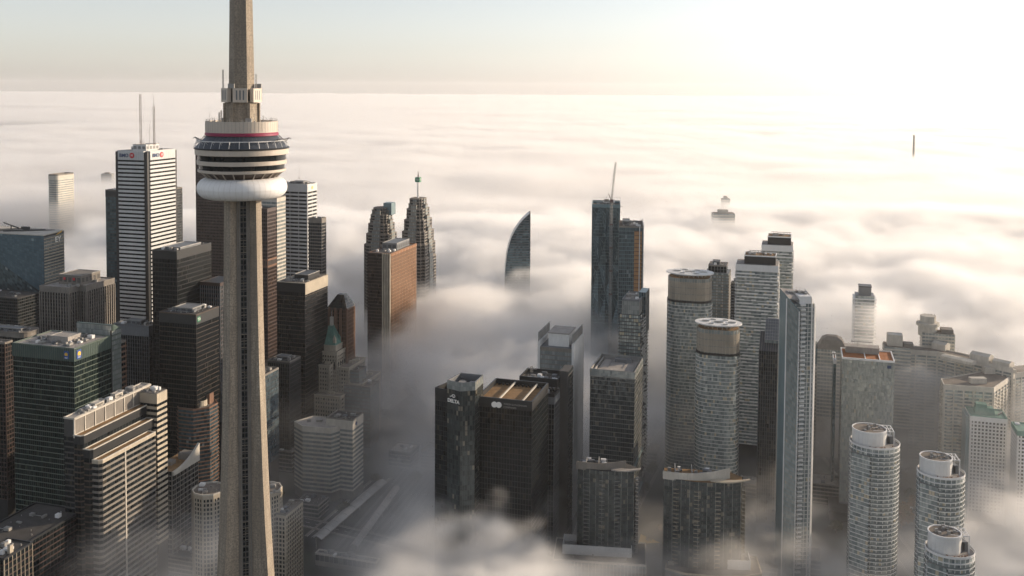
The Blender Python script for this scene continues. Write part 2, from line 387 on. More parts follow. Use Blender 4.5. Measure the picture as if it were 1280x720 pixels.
# ------------------------------------------------------------------ ground, streets, rail yard
def sheet(name, pts, z, mat, kind='structure'):
    o = MB().poly([(x, y, z) for x, y in pts]).build(name, mat); o['kind'] = kind; return o
m, t, b = nmat('ground')
c = mixrgb(t, noise_fac(t, 0.004, .4, .6), (0.035, 0.034, 0.032), (0.075, 0.07, 0.062))
c = mixrgb(t, noise_fac(t, 0.03, .45, .6), c, (0.05, 0.055, 0.04)); t.links.new(c, b.inputs['Base Color']); b.inputs['Roughness'].default_value = 0.95
sheet('ground', [(-30000, -20000), (30000, -20000), (30000, 39500), (-30000, 39500)], 0.0, m)
def gline(px0, y0, px1, y1, w, z=0.0):
    a = P(px0, y0, z); c = P(px1, y1, z); d = (c - a); d.z = 0; d.normalize(); n = Vector((-d.y, d.x, 0)) * w / 2
    return a, c, d, n
def road(name, px0, y0, px1, y1, w, mat='asphalt', z=0.004, lanes=True):
    a, c, d, n = gline(px0, y0, px1, y1, w)
    o = sheet(name, [((a - n).x, (a - n).y), ((c - n).x, (c - n).y), ((c + n).x, (c + n).y), ((a + n).x, (a + n).y)][::1], z, M[mat])
    if lanes:
        mk = MB(); L = (c - a).length; k = 0.0
        while k < L:
            p = a + d * k; q = a + d * min(L, k + 4); e = n.normalized() * .12
            mk.poly([(*(p - e).xy, z + .004), (*(q - e).xy, z + .004), (*(q + e).xy, z + .004), (*(p + e).xy, z + .004)]); k += 10
        for s in (-1, 1):
            e = n.normalized() * .1; f = n * .94 * s
            mk.poly([(*(a + f - e).xy, z + .004), (*(c + f - e).xy, z + .004), (*(c + f + e).xy, z + .004), (*(a + f + e).xy, z + .004)])
            kb = MB(); f0 = n * s; f1 = n * (1 + 5 / w) * s
            A0, A1, C0, C1 = a + f0, a + f1, c + f0, c + f1
            V = [(*A0.xy, 0), (*C0.xy, 0), (*C1.xy, 0), (*A1.xy, 0), (*A0.xy, .14), (*C0.xy, .14), (*C1.xy, .14), (*A1.xy, .14)]
            kb.mesh(V, [(0, 1, 5, 4), (4, 5, 6, 7), (3, 2, 6, 7)]).build('pavement', M['conc'])['kind'] = 'structure'
        o2 = mk.build('road_markings', M['sign_white']); o2['kind'] = 'structure'
    return o
road('street', 392, 672, 480, 596, 13)
road('street', 700, 690, 745, 560, 12)
road('street', 930, 640, 1000, 720, 12)
road('street', 1030, 560, 1150, 720, 14)
road('street', 786, 640, 830, 560, 10)
road('street', 540, 690, 330, 640, 12, z=0.014)
# rail yard with parallel tracks
a, c_, d, n = gline(455, 690, 560, 560, 60)
sheet('rail_yard', [((a - n).x, (a - n).y), ((c_ - n).x, (c_ - n).y), ((c_ + n).x, (c_ + n).y), ((a + n).x, (a + n).y)], 0.006, M['roofdark'])
rl = MB(); nn = n.normalized()
for k in range(9):
    for s in (-.72, .72):
        o = nn * (-24 + 6 * k + s); p, q = a + o, c_ + o; e = nn * .09
        rl.mesh([(*(p - e).xy, .01), (*(q - e).xy, .01), (*(q + e).xy, .01), (*(p + e).xy, .01), (*(p - e).xy, .18), (*(q - e).xy, .18), (*(q + e).xy, .18), (*(p + e).xy, .18)], [(4, 5, 6, 7), (0, 1, 5, 4), (3, 2, 6, 7)])
rl.build('rail_tracks', M['unit'])['kind'] = 'structure'
# ------------------------------------------------------------------ the concrete tower
def towerconc():
    m, t, b = nmat('tower_concrete')
    tc = t.nodes.new('ShaderNodeTexCoord')
    f = noise_fac(t, 0.10, .3, .7, 5, (1, 1, 0.25)); c = mixrgb(t, f, (0.25, 0.205, 0.155), (0.46, 0.40, 0.31))
    f = noise_fac(t, 0.8, .35, .75, 4, (1, 1, .06)); c = mixrgb(t, f, c, (0.20, 0.165, 0.125))
    sx = t.nodes.new('ShaderNodeSeparateXYZ'); t.links.new(tc.outputs['Object'], sx.inputs[0])
    md = t.nodes.new('ShaderNodeMath'); md.operation = 'PINGPONG'; md.inputs[1].default_value = 3.0; t.links.new(sx.outputs[2], md.inputs[0])
    lt = t.nodes.new('ShaderNodeMath'); lt.operation = 'LESS_THAN'; lt.inputs[1].default_value = 0.16; t.links.new(md.outputs[0], lt.inputs[0])
    ml = t.nodes.new('ShaderNodeMath'); ml.operation = 'MULTIPLY'; ml.inputs[1].default_value = 0.55; t.links.new(lt.outputs[0], ml.inputs[0])
    c = mixrgb(t, ml.outputs[0], c, (0.17, 0.14, 0.11))
    f = noise_fac(t, 1.3, .42, .62, 4); mm = t.nodes.new('ShaderNodeMath'); mm.operation = 'MULTIPLY'; mm.inputs[1].default_value = .8; t.links.new(f, mm.inputs[0])
    c = mixrgb(t, mm.outputs[0], c, (0.18, 0.15, 0.12))
    t.links.new(c, b.inputs['Base Color']); b.inputs['Roughness'].default_value = .9
    return m
M['tower'] = towerconc()
D0 = 478.0
cnx = PD(303, 235, D0).x
tow = thing('observation_tower', 'tall concrete observation tower with white ringed pod, rising above everything else', 'tower', (cnx, D0, 0), 0)
tow['label'] = 'tall concrete observation tower with a white doughnut ring under its round pod'
cam_ang = math.atan2(-D0, -cnx) + math.radians(3)
LEG = [cam_ang + math.radians(60), cam_ang - math.radians(60), cam_ang + PI]
def section(z):
    R = 7.8 + 25.0 * math.exp(-z / 92.0); th = 2.6 + 1.9 * math.exp(-z / 160.0)
    ap = (th + 1.6) / .866; hw = 2.9
    pts = []
    order = sorted(LEG, key=lambda a: a % (2 * PI))
    for i, L in enumerate(order):
        c, s = math.cos(L), math.sin(L); R2 = max(R, ap + 2)
        pts += [(R2 * c + th * s, R2 * s - th * c), (R2 * c - th * s, R2 * s + th * c)]
        mid = L + PI / 3; c, s = math.cos(mid), math.sin(mid)
        pts += [(ap * c + hw * s, ap * s - hw * c), (ap * c - hw * s, ap * s + hw * c)]
    return pts
zs = [0, 6, 12, 20, 30, 42, 56, 72, 90, 110, 132, 156, 182, 210, 240, 272, 305, 322]
sh = MB(); V = []; F = []
for z in zs: V += [(x, y, z) for x, y in section(z)]
for k in range(len(zs) - 1):
    for i in range(12): j = (i + 1) % 12; F.append((k * 12 + i, k * 12 + j, k * 12 + 12 + j, k * 12 + 12 + i))
sh.mesh(V, F).build('shaft', M['tower'], tow)
# lift shafts: dark glass between the legs, rails and cross frames
for L in LEG:
    mid = L + PI / 3; c, s = math.cos(mid), math.sin(mid)
    gl = MB(); rr = MB(); rails = MB(); V = []
    hw = 1.75
    for k in range(len(zs) - 1):
        z0, z1 = zs[k], zs[k + 1]
        a0 = (2.6 + 1.9 * math.exp(-z0 / 160.0) + 1.6) / .866; a1 = (2.6 + 1.9 * math.exp(-z1 / 160.0) + 1.6) / .866
        def q(ap, u, z): return (ap * c - u * s, ap * s + u * c, z)
        gl.panes(q(a0, -hw, z0), q(a0, hw, z0), q(a1, hw, z1), q(a1, -hw, z1), 2, max(1, int((z1 - z0) / 3)), .05, .08, .02, .12, .01)
        for u, w in ((-hw, .38), (hw, .38), (-2.75, .3), (2.75, .3)):
            rails.mesh([q(a0 - .1, u - w, z0), q(a0 + .55, u - w, z0), q(a0 + .55, u + w, z0), q(a0 - .1, u + w, z0), q(a1 - .1, u - w, z1), q(a1 + .55, u - w, z1), q(a1 + .55, u + w, z1), q(a1 - .1, u + w, z1)],
                       [(0, 1, 5, 4), (1, 2, 6, 5), (2, 3, 7, 6)])
    z = 3.0
    while z < 320:
        ap = (2.6 + 1.9 * math.exp(-z / 160.0) + 1.6) / .866
        rr.mesh([q(ap, -hw, z), q(ap + .42, -hw, z), q(ap + .42, hw, z), q(ap, hw, z), q(ap, -hw, z + .55), q(ap + .42, -hw, z + .55), q(ap + .42, hw, z + .55), q(ap, hw, z + .55)],
                [(0, 1, 2, 3), (1, 5, 6, 2), (4, 7, 6, 5)]); z += 2.6
    g_ = gl.build('lift_window', G['dark'], tow, stuff=True); rails.build('lift_rail', M['conc'], g_, stuff=True); rr.build('cross_frame', M['conc_dark'], g_, stuff=True)
NS = 72
def ringobj(name, prof, mat, smooth=True, n=NS, parent=None):
    o = MB().lathe(prof, n).build(name, M[mat], parent or tow, smooth=smooth)
    return o
# doughnut
pr = [(16.2 + 5.35 * math.cos(t), 321.6 + 5.1 * math.sin(t)) for t in [2 * PI * k / 28 for k in range(29)]]
ringobj('radome_ring', pr, 'radome', n=96)
seam = MB()
for k in range(48):
    t = 2 * PI * k / 48; c, s = math.cos(t), math.sin(t)
    pts = [(( 16.2 + 5.39 * math.cos(a)), 321.6 + 5.14 * math.sin(a)) for a in [PI * (-.55 + 1.1 * i / 12) for i in range(13)]]
    for (r0, z0), (r1, z1) in zip(pts, pts[1:]):
        e = .05; seam.poly([(r0 * c + e * s, r0 * s - e * c, z0), (r0 * c - e * s, r0 * s + e * c, z0), (r1 * c - e * s, r1 * s + e * c, z1), (r1 * c + e * s, r1 * s - e * c, z1)])
seam.build('radome_seam', M['conc_pale'], tow, stuff=True)
ringobj('soffit', [(8, 326.2), (15.5, 326.0), (16.5, 326.6), (20.4, 329.6)], 'bronze', False)
for k in range(24):
    t = 2 * PI * (k + .2) / 24; c, s = math.cos(t), math.sin(t); e = .35
    MB().tube((16.2 * c, 16.2 * s, 325.8), (20.9 * c, 20.9 * s, 329.7), .38, 4, .3).build('bracket', M['podband'], tow)
ringobj('floor_plate', [(15, 329.5), (21.6, 329.5), (21.9, 329.8), (21.9, 330.9), (21.3, 331.0)], 'podband', False)
def winring(name, R, z0, z1, nseg, mat, tilt=.01):
    p = MB()
    for k in range(nseg):
        a0, a1 = 2 * PI * k / nseg, 2 * PI * (k + 1) / nseg
        p.panes((R * math.cos(a0), R * math.sin(a0), z0), (R * math.cos(a1), R * math.sin(a1), z0), (R * math.cos(a1), R * math.sin(a1), z1), (R * math.cos(a0), R * math.sin(a0), z1), 1, 1, .03, 0, 0, .02, tilt)
    p.lathe([(R - .15, z0), (R - .15, z1)], nseg)
    p.build(name, G[mat], tow, stuff=True)
winring('lower_window', 21.2, 330.9, 333.5, 96, 'black')
ringobj('cream_band', [(21.2, 333.3), (22.3, 333.35), (22.4, 333.5), (22.4, 335.2), (22.3, 335.35), (21.2, 335.4)], 'podband', False)
winring('upper_window', 21.9, 335.3, 338.1, 96, 'black')
ringobj('cream_band', [(21.8, 338.0), (23.1, 338.1), (23.25, 338.3), (23.3, 340.6), (23.2, 340.8), (21.8, 340.9)], 'podband', False)
MB().lathe([(22.0, 340.85), (23.7, 340.9), (23.8, 341.3), (23.6, 341.5), (21.5, 342.0)], NS).build('rim', M['dark'], tow)
ringobj('pod_roof', [(23.4, 341.3), (21.6, 343.1), (19.0, 345.6), (17.4, 347.3)], 'podroof', False)
ringobj('magenta_stripe', [(17.2, 347.2), (17.5, 347.3), (17.5, 348.3), (17.1, 348.9)], 'magenta', False)
ringobj('roof_drum', [(17.1, 348.8), (17.25, 348.9), (17.25, 354.2), (16.6, 354.2), (16.6, 353.5), (0.1, 353.4)], 'podband', False)
pan = MB()
for k in range(60):
    t = 2 * PI * k / 60; c, s = math.cos(t), math.sin(t); pan.box(-.03, .03, -.02, .02, 0, 0.01)
    pan.tube((17.27 * c, 17.27 * s, 349), (17.27 * c, 17.27 * s, 354.1), .04, 3)
    r0 = 17.6; pan.tube((17.5 * c, 17.5 * s, 347.4), (21.6 * c, 21.6 * s, 343.3), .05, 3)
pan.build('panel_joint', M['grey'], tow, stuff=True)
# window-cleaning rail round the pod roof and its brackets
for k in range(30):
    t = 2 * PI * (k + .5) / 30; c, s = math.cos(t), math.sin(t)
    MB().tube((20.2 * c, 20.2 * s, 344.3), (22.3 * c, 22.3 * s, 344.9), .13, 5).tube((22.3 * c, 22.3 * s, 344.9), (23.6 * c, 23.6 * s, 341.8), .11, 5).tube((21.2 * c, 21.2 * s, 343.3), (22.3 * c, 22.3 * s, 344.9), .1, 4).build('rail_bracket', M['whitemetal'], tow)
tr = MB()
for R, z in ((22.3, 345.0), (20.6, 344.7)):
    tr.lathe([(R - .12, z - .12), (R + .12, z - .12), (R + .12, z + .12), (R - .12, z + .12), (R - .12, z - .12)], NS)
tr.build('maintenance_rail', M['whitemetal'], tow)
for t0 in (PI * 1.0, 0.0, -PI * .15, PI * .87):
    c, s = math.cos(t0), math.sin(t0)
    MB().tube((21.5 * c, 21.5 * s, 345), (24.2 * c, 24.2 * s, 346.1), .28, 5).tube((24.2 * c, 24.2 * s, 346.1), (25.2 * c, 25.2 * s, 345.6), .2, 5).tube((22.5 * c, 22.5 * s, 344.5), (24.2 * c, 24.2 * s, 346.1), .2, 4).build('cleaning_davit', M['unit'], tow)
POD = ('lower_window', 'upper_window', 'cream_band', 'rim', 'pod_roof', 'floor_plate', 'rail_bracket', 'maintenance_rail', 'cleaning_davit', 'bracket', 'soffit')
for o in tow.children:
    if o.name.split('.')[0] in POD: o.scale = (.955, .955, 1)
# shaft above the pod
hx = cam_ang + math.radians(-8)
def hexr(r0, r1, n=6): return [((r0 if k % 2 == 0 else r1) * math.cos(hx + PI * k / 6), (r0 if k % 2 == 0 else r1) * math.sin(hx + PI * k / 6)) for k in range(12)]
lo6 = ngon(6, 8.0, rot=hx + PI / 6)
MB().prism(lo6, 353.4, 364).build('upper_shaft_base', M['tower'], tow)
for k in range(6):      # shallow buttress on each corner of the base
    t = hx + PI / 6 + PI / 3 * k; MB().prism(rect(1.3, 1.6, 8.0 * math.cos(t), 8.0 * math.sin(t)), 353.4, 363).build('buttress', M['tower'], tow)
up = ngon(6, 6.2, rot=hx + PI / 6); up2 = ngon(6, 4.9, rot=hx + PI / 6)
MB().prism(up, 364, 446, True, up2).build('upper_shaft', M['tower'], tow)
MB().lathe([(4.5, 444), (8.2, 447), (8.6, 449), (8.4, 452.5), (6.5, 455), (3.2, 457), (.05, 457.2)], 36).build('upper_pod', M['podband'], tow)
MB().lathe([(8.65, 449.6), (8.65, 451.4)], 36).build('upper_pod_window', G['dark'], tow)
MB().tube((0, 0, 457), (0, 0, 500), 2.0, 8, 1.6).tube((0, 0, 500), (0, 0, 530), 1.3, 8, 1.0).tube((0, 0, 530), (0, 0, 553), .6, 6, .3).build('antenna_mast', M['whitemetal'], tow)
MB().prism(ngon(6, 7.0, rot=hx + PI / 6), 363.6, 364.6).build('ledge', M['conc'], tow)
for k in range(6):      # equipment rooms clamped round the shaft
    t = hx + PI / 3 * k; c, s = math.cos(t), math.sin(t)
    r, hw_ = 7.1, 3.4
    pts = [((r) * c + hw_ * s, r * s - hw_ * c), ((r + 2) * c + hw_ * s, (r + 2) * s - hw_ * c), ((r + 2) * c - hw_ * s, (r + 2) * s + hw_ * c), (r * c - hw_ * s, r * s + hw_ * c)]
    o = MB().prism(pts, 363.4, 370.2).build('equipment_room', M['podband'], tow)
    dd = MB()
    for u in (-1.6, 0, 1.6):
        w = .35
        dd.poly([((r + 2.04) * c + (u + w) * s, (r + 2.04) * s - (u + w) * c, 364.6), ((r + 2.04) * c + (u - w) * s, (r + 2.04) * s - (u - w) * c, 364.6), ((r + 2.04) * c + (u - w) * s, (r + 2.04) * s - (u - w) * c, 369.2), ((r + 2.04) * c + (u + w) * s, (r + 2.04) * s - (u + w) * c, 369.2)])
    dd.build('louvre', M['grey'], o, stuff=True)
    MB().box(-1.5, 1.5, -.9, .9, 0, 2.2).build('service_box', M['unit'], tow, loc=((5.8 + 2.2) * math.cos(t + .5), (5.8 + 2.2) * math.sin(t + .5), 370.2 if k % 2 else 353.5))
for k in range(16):
    t = 2 * PI * k / 16 + .3; rr_ = random.uniform(13.5, 16); h = random.uniform(1.2, 5.0)
    MB().tube((rr_ * math.cos(t), rr_ * math.sin(t), 353.5), (rr_ * math.cos(t), rr_ * math.sin(t), 353.8 + h), .09, 4).box(rr_ * math.cos(t) - .3, rr_ * math.cos(t) + .3, rr_ * math.sin(t) - .2, rr_ * math.sin(t) + .2, 353.4, 354.5).build('antenna', M['unit'], tow)
rl_ = MB()
for k in range(48):
    t = 2 * PI * k / 48; t2 = 2 * PI * (k + 1) / 48
    rl_.tube((16.9 * math.cos(t), 16.9 * math.sin(t), 354.2), (16.9 * math.cos(t), 16.9 * math.sin(t), 355.2), .05, 3).tube((16.9 * math.cos(t), 16.9 * math.sin(t), 355.2), (16.9 * math.cos(t2), 16.9 * math.sin(t2), 355.2), .05, 3)
rl_.build('guard_rail', M['unit'], tow, stuff=True)
for dx_, h in ((-7.6, 9), (-8.6, 6), (-9.6, 5), (8.4, 7)):
    lattice(MB(), (dx_, -5, 353.5 if dx_ < -8 else 370.2), (dx_, -5, (353.5 if dx_ < -8 else 370.2) + h), .5, 1.0, .06).build('aerial', M['unit'], tow)
# ------------------------------------------------------------------ helpers for whole buildings
def signbox(root, x, y, z, w, h, mat, face='f', t=.3, name='sign'):
    mb = MB()
    if face == 'f': mb.box(x - w / 2, x + w / 2, y - t, y, z - h / 2, z + h / 2)
    else: mb.box(x, x + t, y - w / 2, y + w / 2, z - h / 2, z + h / 2)
    return mb.build(name, M[mat], root)
# ================================================================== LEFT GROUP
# slanted blue glass tower
s = Site(-45, 54.5, 294, 186, xs=77, dep=45)
t = s.thing('office_tower', 'blue glass office tower with a folded facade and sloping pale roof at the left edge', 'office tower')
a, b_ = s.a, s.b
zb = s.H; rise = 1.5
MB().mesh([(-a, -b_, 0), (a, -b_, 0), (a, b_, 0), (-a, b_, 0), (-a, -b_, zb - 1), (a, -b_, zb), (a, b_, zb + rise), (-a, b_, zb + rise + 1)],
          [(0, 1, 5, 4), (1, 2, 6, 5), (2, 3, 7, 6), (3, 0, 4, 7)]).build('wall', M['dark'], t)
# folded front: upper sheet upright, lower sheet leaning out
zl = zb - 74; zk = zb - 9
up_ = MB().panes((-a, -b_, zk - 2), (a, -b_, zl), (a, -b_, zb - 1), (-a, -b_, zb - 2), 32, 18, .03, .06, .02, .1, .012)
up_.build('upper_glazing', G['blue'], t, stuff=True)
up_ = MB().panes((-a, -b_ - 7, 20), (a, -b_ - 5, 20), (a, -b_ - .2, zl), (-a, -b_ - .2, zk - 2), 32, 40, .03, .06, .02, .1, .012)
up_.build('lower_glazing', G['teal'], t, stuff=True)
MB().mesh([(-a, -b_ - 7, 0), (a, -b_ - 5, 0), (a, -b_ - .1, zl), (-a, -b_ - .1, zk - 2), (a, -b_, 0), (-a, -b_, 0)], [(0, 1, 2, 3), (1, 4, 2), (0, 3, 5)]).build('leaning_wall', M['dark'], t)
sd = MB().panes((a, -b_, 20), (a, b_, 20), (a, b_, zb + rise - 3), (a, -b_, zb - 3), 12, 46, .05, .25, .02, .1, .02)
sd.build('side_glazing', G['mid'], t, stuff=True)
for k in range(40):
    z0 = zb - 6 - k * 3.9
    MB().mesh([(a + .02, -b_, z0), (a + .02, b_, z0 + rise * (1 - k / 40)), (a + .02, b_, z0 + 1 + rise * (1 - k / 40)), (a + .02, -b_, z0 + 1), (a + .35, -b_, z0), (a + .35, b_, z0 + rise * (1 - k / 40)), (a + .35, b_, z0 + 1 + rise * (1 - k / 40)), (a + .35, -b_, z0 + 1)],
              [(4, 5, 6, 7), (0, 1, 5, 4), (3, 7, 6, 2)]).build('spandrel', M['stone'], t)
rm = MB().mesh([(-a - .5, -b_ - .5, zb - .6), (a + .3, -b_ - .5, zb + .3), (a + .3, b_, zb + rise + .3), (-a - .5, b_, zb + rise + 1), (-a - .5, -b_ - .5, zb - 1.6), (a + .3, -b_ - .5, zb - .9), (a + .3, b_, zb + rise - 1), (-a - .5, b_, zb + rise - .5)],
               [(0, 1, 2, 3), (0, 4, 5, 1), (1, 5, 6, 2), (2, 6, 7, 3), (3, 7, 4, 0)]).build('roof', M['conc_pale'], t)
for k, (x0, x1) in enumerate(((-a * .75, a * .1), (-a * .35, a * .55), (-a * .1, a * .8))):
    MB().mesh([(x0, -b_ * .8, zb + 1.0), (x1, b_ * .75, zb + rise * .9), (x1 + 2, b_ * .75, zb + rise * .9), (x0 + 2, -b_ * .8, zb + 1.0), (x0, -b_ * .8, zb + 2.0), (x1, b_ * .75, zb + rise * .9 + 1), (x1 + 2, b_ * .75, zb + rise * .9 + 1), (x0 + 2, -b_ * .8, zb + 2.0)],
              [(4, 5, 6, 7), (0, 1, 5, 4), (3, 7, 6, 2), (0, 4, 7, 3), (1, 2, 6, 5)]).build('roof_channel', M['dark'], t)
MB().tube((-a * .2, b_ * .3, zb + 6), (a * .05, b_ * .1, zb + 4), 1.0, 6).tube((-a * .45, b_ * .5, zb + 8.5), (-a * .2, b_ * .3, zb + 6), .8, 6).tube((-a * .2, b_ * .3, zb + 2), (-a * .2, b_ * .3, zb + 6), .8, 5).build('maintenance_crane', M['dark'], t)
MB().prism(ngon(10, 7, 3, x=a * .1, y=b_ * .6), zb + rise - 1, zb + rise + 3).build('penthouse', M['dark'], t)
text('EY', 9.5, 'sign_white', t, (a + .6, b_ * .35, zb - 8.5), RIGHT, ext=.4, bold=.15)
MB().mesh([(a + .5, b_ * .1, zb - 3), (a + .5, b_ * .75, zb + 2.2), (a + .5, b_ * .7, zb - .2), (a + .9, b_ * .1, zb - 3), (a + .9, b_ * .75, zb + 2.2), (a + .9, b_ * .7, zb - .2)], [(3, 4, 5), (0, 1, 4, 3), (0, 3, 5, 2)]).build('sign_beam', M['sign_gold'], t)

# concrete pier building with flat penthouse
s = Site(45, 86, 361, 164, xs=131, dep=60)
t = s.thing('office_block', 'grey concrete office block with close piers and flat penthouse', 'office block')
c = 9
poly = [(-s.a, -s.b), (s.a, -s.b), (s.a, -s.b + c * 1.6), (s.a + c, -s.b + c * 1.6), (s.a + c, s.b), (-s.a, s.b)]
block(t, poly, 0, s.H, fl=3.8, bay=3.4, g='dark', band='conc_dark', bh=1.2, bout=.0, mull='conc', mw=1.2, mout=.9, wall='conc_dark', top=5, topmat='conc', zv=50, pieces=True, indiv=False)
roof(t, poly, s.H, 'rooflite', 1.2, 'conc', seed=3, units=8, pent=[(.5, .55, .62, .5, 10)], pentmat='conc')
for k, x in enumerate((-.12, .24)):
    signbox(t, s.w * x * .9 + 2, -s.b + s.d * .3 - .3, s.H + 6.2, 2.6, 2.6, 'sign_red')

# white marble bank tower with two masts
s = Site(142, 184, 190, 298, xs=221)
t = s.thing('office_tower', 'tallest white office tower, thin dark window strips, two masts on its roof', 'office tower')
cc = 5.0; W, Dp, H = s.w, s.d, s.H
MB().prism(rect(W - 2 * cc, Dp - 2 * cc), 0, H - .5).build('core', M['black'], t)
fl = 4.55; n = int((H - 9.5 - 60) / fl); z0 = H - 9.5 - n * fl
for nm, px, py, w, d in (('f', 0, -Dp / 2 + cc / 2, W - 2 * cc, cc), ('b', 0, Dp / 2 - cc / 2, W - 2 * cc, cc), ('r', W / 2 - cc / 2, 0, cc, Dp - 2 * cc), ('l', -W / 2 + cc / 2, 0, cc, Dp - 2 * cc)):
    pl = rect(w, d, px, py)
    MB().prism(pl, 0, H).build('wall', M['black'], t)
    p = MB()
    for e in edges(pl):
        L = elen(e); nu = max(1, int(L / 1.5)); (ax, ay), (bx, by) = e
        p.panes((ax, ay, z0), (bx, by, z0), (bx, by, z0 + n * fl), (ax, ay, z0 + n * fl), nu, n, .04, .5, .02, .02, .006)
    p.build('window', G['black'], t, stuff=True)
    o = MB().ring(pl, .3, -.2, 0, fl * .56).build('spandrel', M['marble'], t, loc=(0, 0, z0))
    for k in range(1, n): link('spandrel', o.data, None, t, loc=(0, 0, z0 + k * fl))
    MB().ring(pl, .4, -.5, H - 9.5, H + .6).build('crown_panel', M['marble'], t)
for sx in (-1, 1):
    for sy in (-1, 1): MB().prism(rect(cc - .3, cc - .3, sx * (W / 2 - cc / 2 - .5), sy * (Dp / 2 - cc / 2 - .5)), 0, H - .4).build('black_corner_box', M['black'], t)  # solid black boxes fill the corner notches to keep them dark
jn = MB()
for k in range(12):
    x = -W / 2 + cc + (W - 2 * cc) * k / 11; jn.box(x - .05, x + .05, -Dp / 2 - .44, -Dp / 2 - .4, H - 9.3, H + .3)
    y = -Dp / 2 + cc + (Dp - 2 * cc) * k / 11; jn.box(W / 2 + .4, W / 2 + .44, y - .05, y + .05, H - 9.3, H + .3)
jn.build('panel_joint', M['grey'], t, stuff=True)
roof(t, rect(W - cc, Dp - cc), H, 'rooflite', 0, seed=8, units=12, pent=[(.56, .42, .46, .46, 7), (.3, .35, .18, .2, 4)], pentmat='marble')
for f_, rx, ry, rz, sc in (('f', -W / 2 + W * .30, -Dp / 2 - .75, FRONT, 1), ('r', W / 2 + .75, -Dp * .24, RIGHT, 1)):
    text('BMO', 5.6, 'sign_navy', t, (rx, ry, H - 4.6), rz, ext=.15, bold=.08)
    if f_ == 'f':
        MB().tube((rx + 10.5, ry + .3, H - 4.4), (rx + 10.5, ry - .1, H - 4.4), 3.1, 24).build('roundel', M['sign_red'], t); text('M', 3.4, 'sign_white', t, (rx + 10.5, ry - .2, H - 4.4), rz, ext=.1)
    else:
        MB().tube((rx - .3, ry + 10.5, H - 4.4), (rx + .1, ry + 10.5, H - 4.4), 3.1, 24).build('roundel', M['sign_red'], t); text('M', 3.4, 'sign_white', t, (rx + .2, ry + 10.5, H - 4.4), rz, ext=.1)
for (mx, my, h, w) in ((-1.5, -8, 57, 1.7), (15.5, -7, 43, 1.6)):
    lattice(MB(), (mx, my, H + 7), (mx, my, H + 7 + h), w, 2.2, .14).build('mast', M['mast'], t)
    wr = MB()
    for q in ((-14, -6), (14, 6), (-6, 12)): wr.tube((mx, my, H + 7 + h * .55), (mx + q[0], my + q[1], H + 7), .05, 3)
    wr.build('guy_wire', M['grey'], t, stuff=True)
antenna(t, 15.5, -7, H + 50, 14, .18); antenna(t, 11, -9, H + 7, 30, .16)
for k in range(7): antenna(t, random.uniform(-15, 20), random.uniform(-12, 5), H + 7, random.uniform(3, 8), .12)

# the two dark towers behind it
s = Site(130, 150, 239, 238, xs=160)
t = s.thing('office_tower', 'slim dark glass tower showing at the left edge of the tallest white tower', 'office tower')
block(t, rect(s.w, s.d), 0, s.H, 3.9, 3, 'teal', 'dark', .9, zv=90, top=8, indiv=False); roof(t, rect(s.w, s.d), s.H, seed=2, units=4)
s = Site(190, 221, 236, 226, xs=226.5)
t = s.thing('office_tower', 'slim dark tower showing at the right edge of the tallest white tower', 'office tower')
block(t, rect(s.w, s.d), 0, s.H, 3.9, 3, 'dark', 'dark', .9, zv=90, indiv=False, mull='grey', mw=.3); roof(t, rect(s.w, s.d), s.H, seed=2, units=4)

# low dark block with a grey cap in front of it
s = Site(138, 186, 409, 151, xs=195)
t = s.thing('office_block', 'dark glass office block with a plain grey cap below the tallest white tower', 'office block')
block(t, rect(s.w, s.d), 0, s.H, 3.8, 2.6, 'black', 'dark', .7, zv=60, top=9, topmat='grey', mull='grey', mw=.3)
roof(t, rect(s.w, s.d), s.H, 'roof', 1, 'grey', seed=6, units=9, pent=[(.5, .5, .4, .5, 4)])

# brown ladder-front slice behind the green bank block
s = Site(120, 143, 432, 158, xs=153)
t = s.thing('office_block', 'narrow brown block with ladder floors behind the green bank building', 'office block')
block(t, rect(s.w, s.d), 0, s.H, 4.2, 3.5, 'black', 'brick', 1.7, .35, mull='brick', mw=.8, mout=.3, mbay=8, wall='dark', zv=60); roof(t, rect(s.w, s.d), s.H, seed=4, units=3)

# green-glazed bank building
s = Site(10, 92.5, 437, 170, xs=134)
t = s.thing('office_building', 'green glazed bank building with pale flat roof and glass fin', 'office building')
W, Dp, H = s.w, s.d, s.H
block(t, rect(W, Dp), 0, H, 4.05, 1.9, 'green', 'greenlite', .62, .25, mull='green', mw=.12, mout=.12, wall='dark', top=9.5, topmat='green', zv=10, tilt=.02)
p = MB()
for e in edges(rect(W + .9, Dp + .9)):
    (ax, ay), (bx, by) = e; nu = int(elen(e) / 2)
    for k in range(nu + 1): x = ax + (bx - ax) * k / nu; y = ay + (by - ay) * k / nu; p.box(x - .12, x + .12, y - .12, y + .12, H - 9.2, H + .2)
p.build('top_fin', M['greenlite'], t, stuff=True)
roof(t, rect(W, Dp), H, 'rooflite', 1.0, 'greenlite', seed=9, units=30, pent=[(.55, .5, .3, .35, 4.5)], pentmat='rooflite', louv=False)
fx0, fx1 = -W / 2 + W * .42, W / 2 + W * .035
MB().box(fx0, W / 2 + .3, Dp / 2 + .6, Dp / 2 + 3, 0, H + 9).mesh([(W / 2 + .3, Dp / 2 + .6, 0), (W / 2 + .3, Dp / 2 + 12, 0), (W / 2 + .3, Dp / 2 + 12, H + 4), (W / 2 + .3, Dp / 2 + 4, H + 9), (W / 2 + .3, Dp / 2 + .6, H + 9)], [(0, 1, 2, 3, 4)]).build('glass_fin', M['green'], t)
p = MB().panes((fx0, Dp / 2 + .6, H + .5), (W / 2 + .3, Dp / 2 + .6, H + .5), (W / 2 + .3, Dp / 2 + .6, H + 8.6), (fx0, Dp / 2 + .6, H + 8.6), 26, 2, .05, .03, .03, .08)
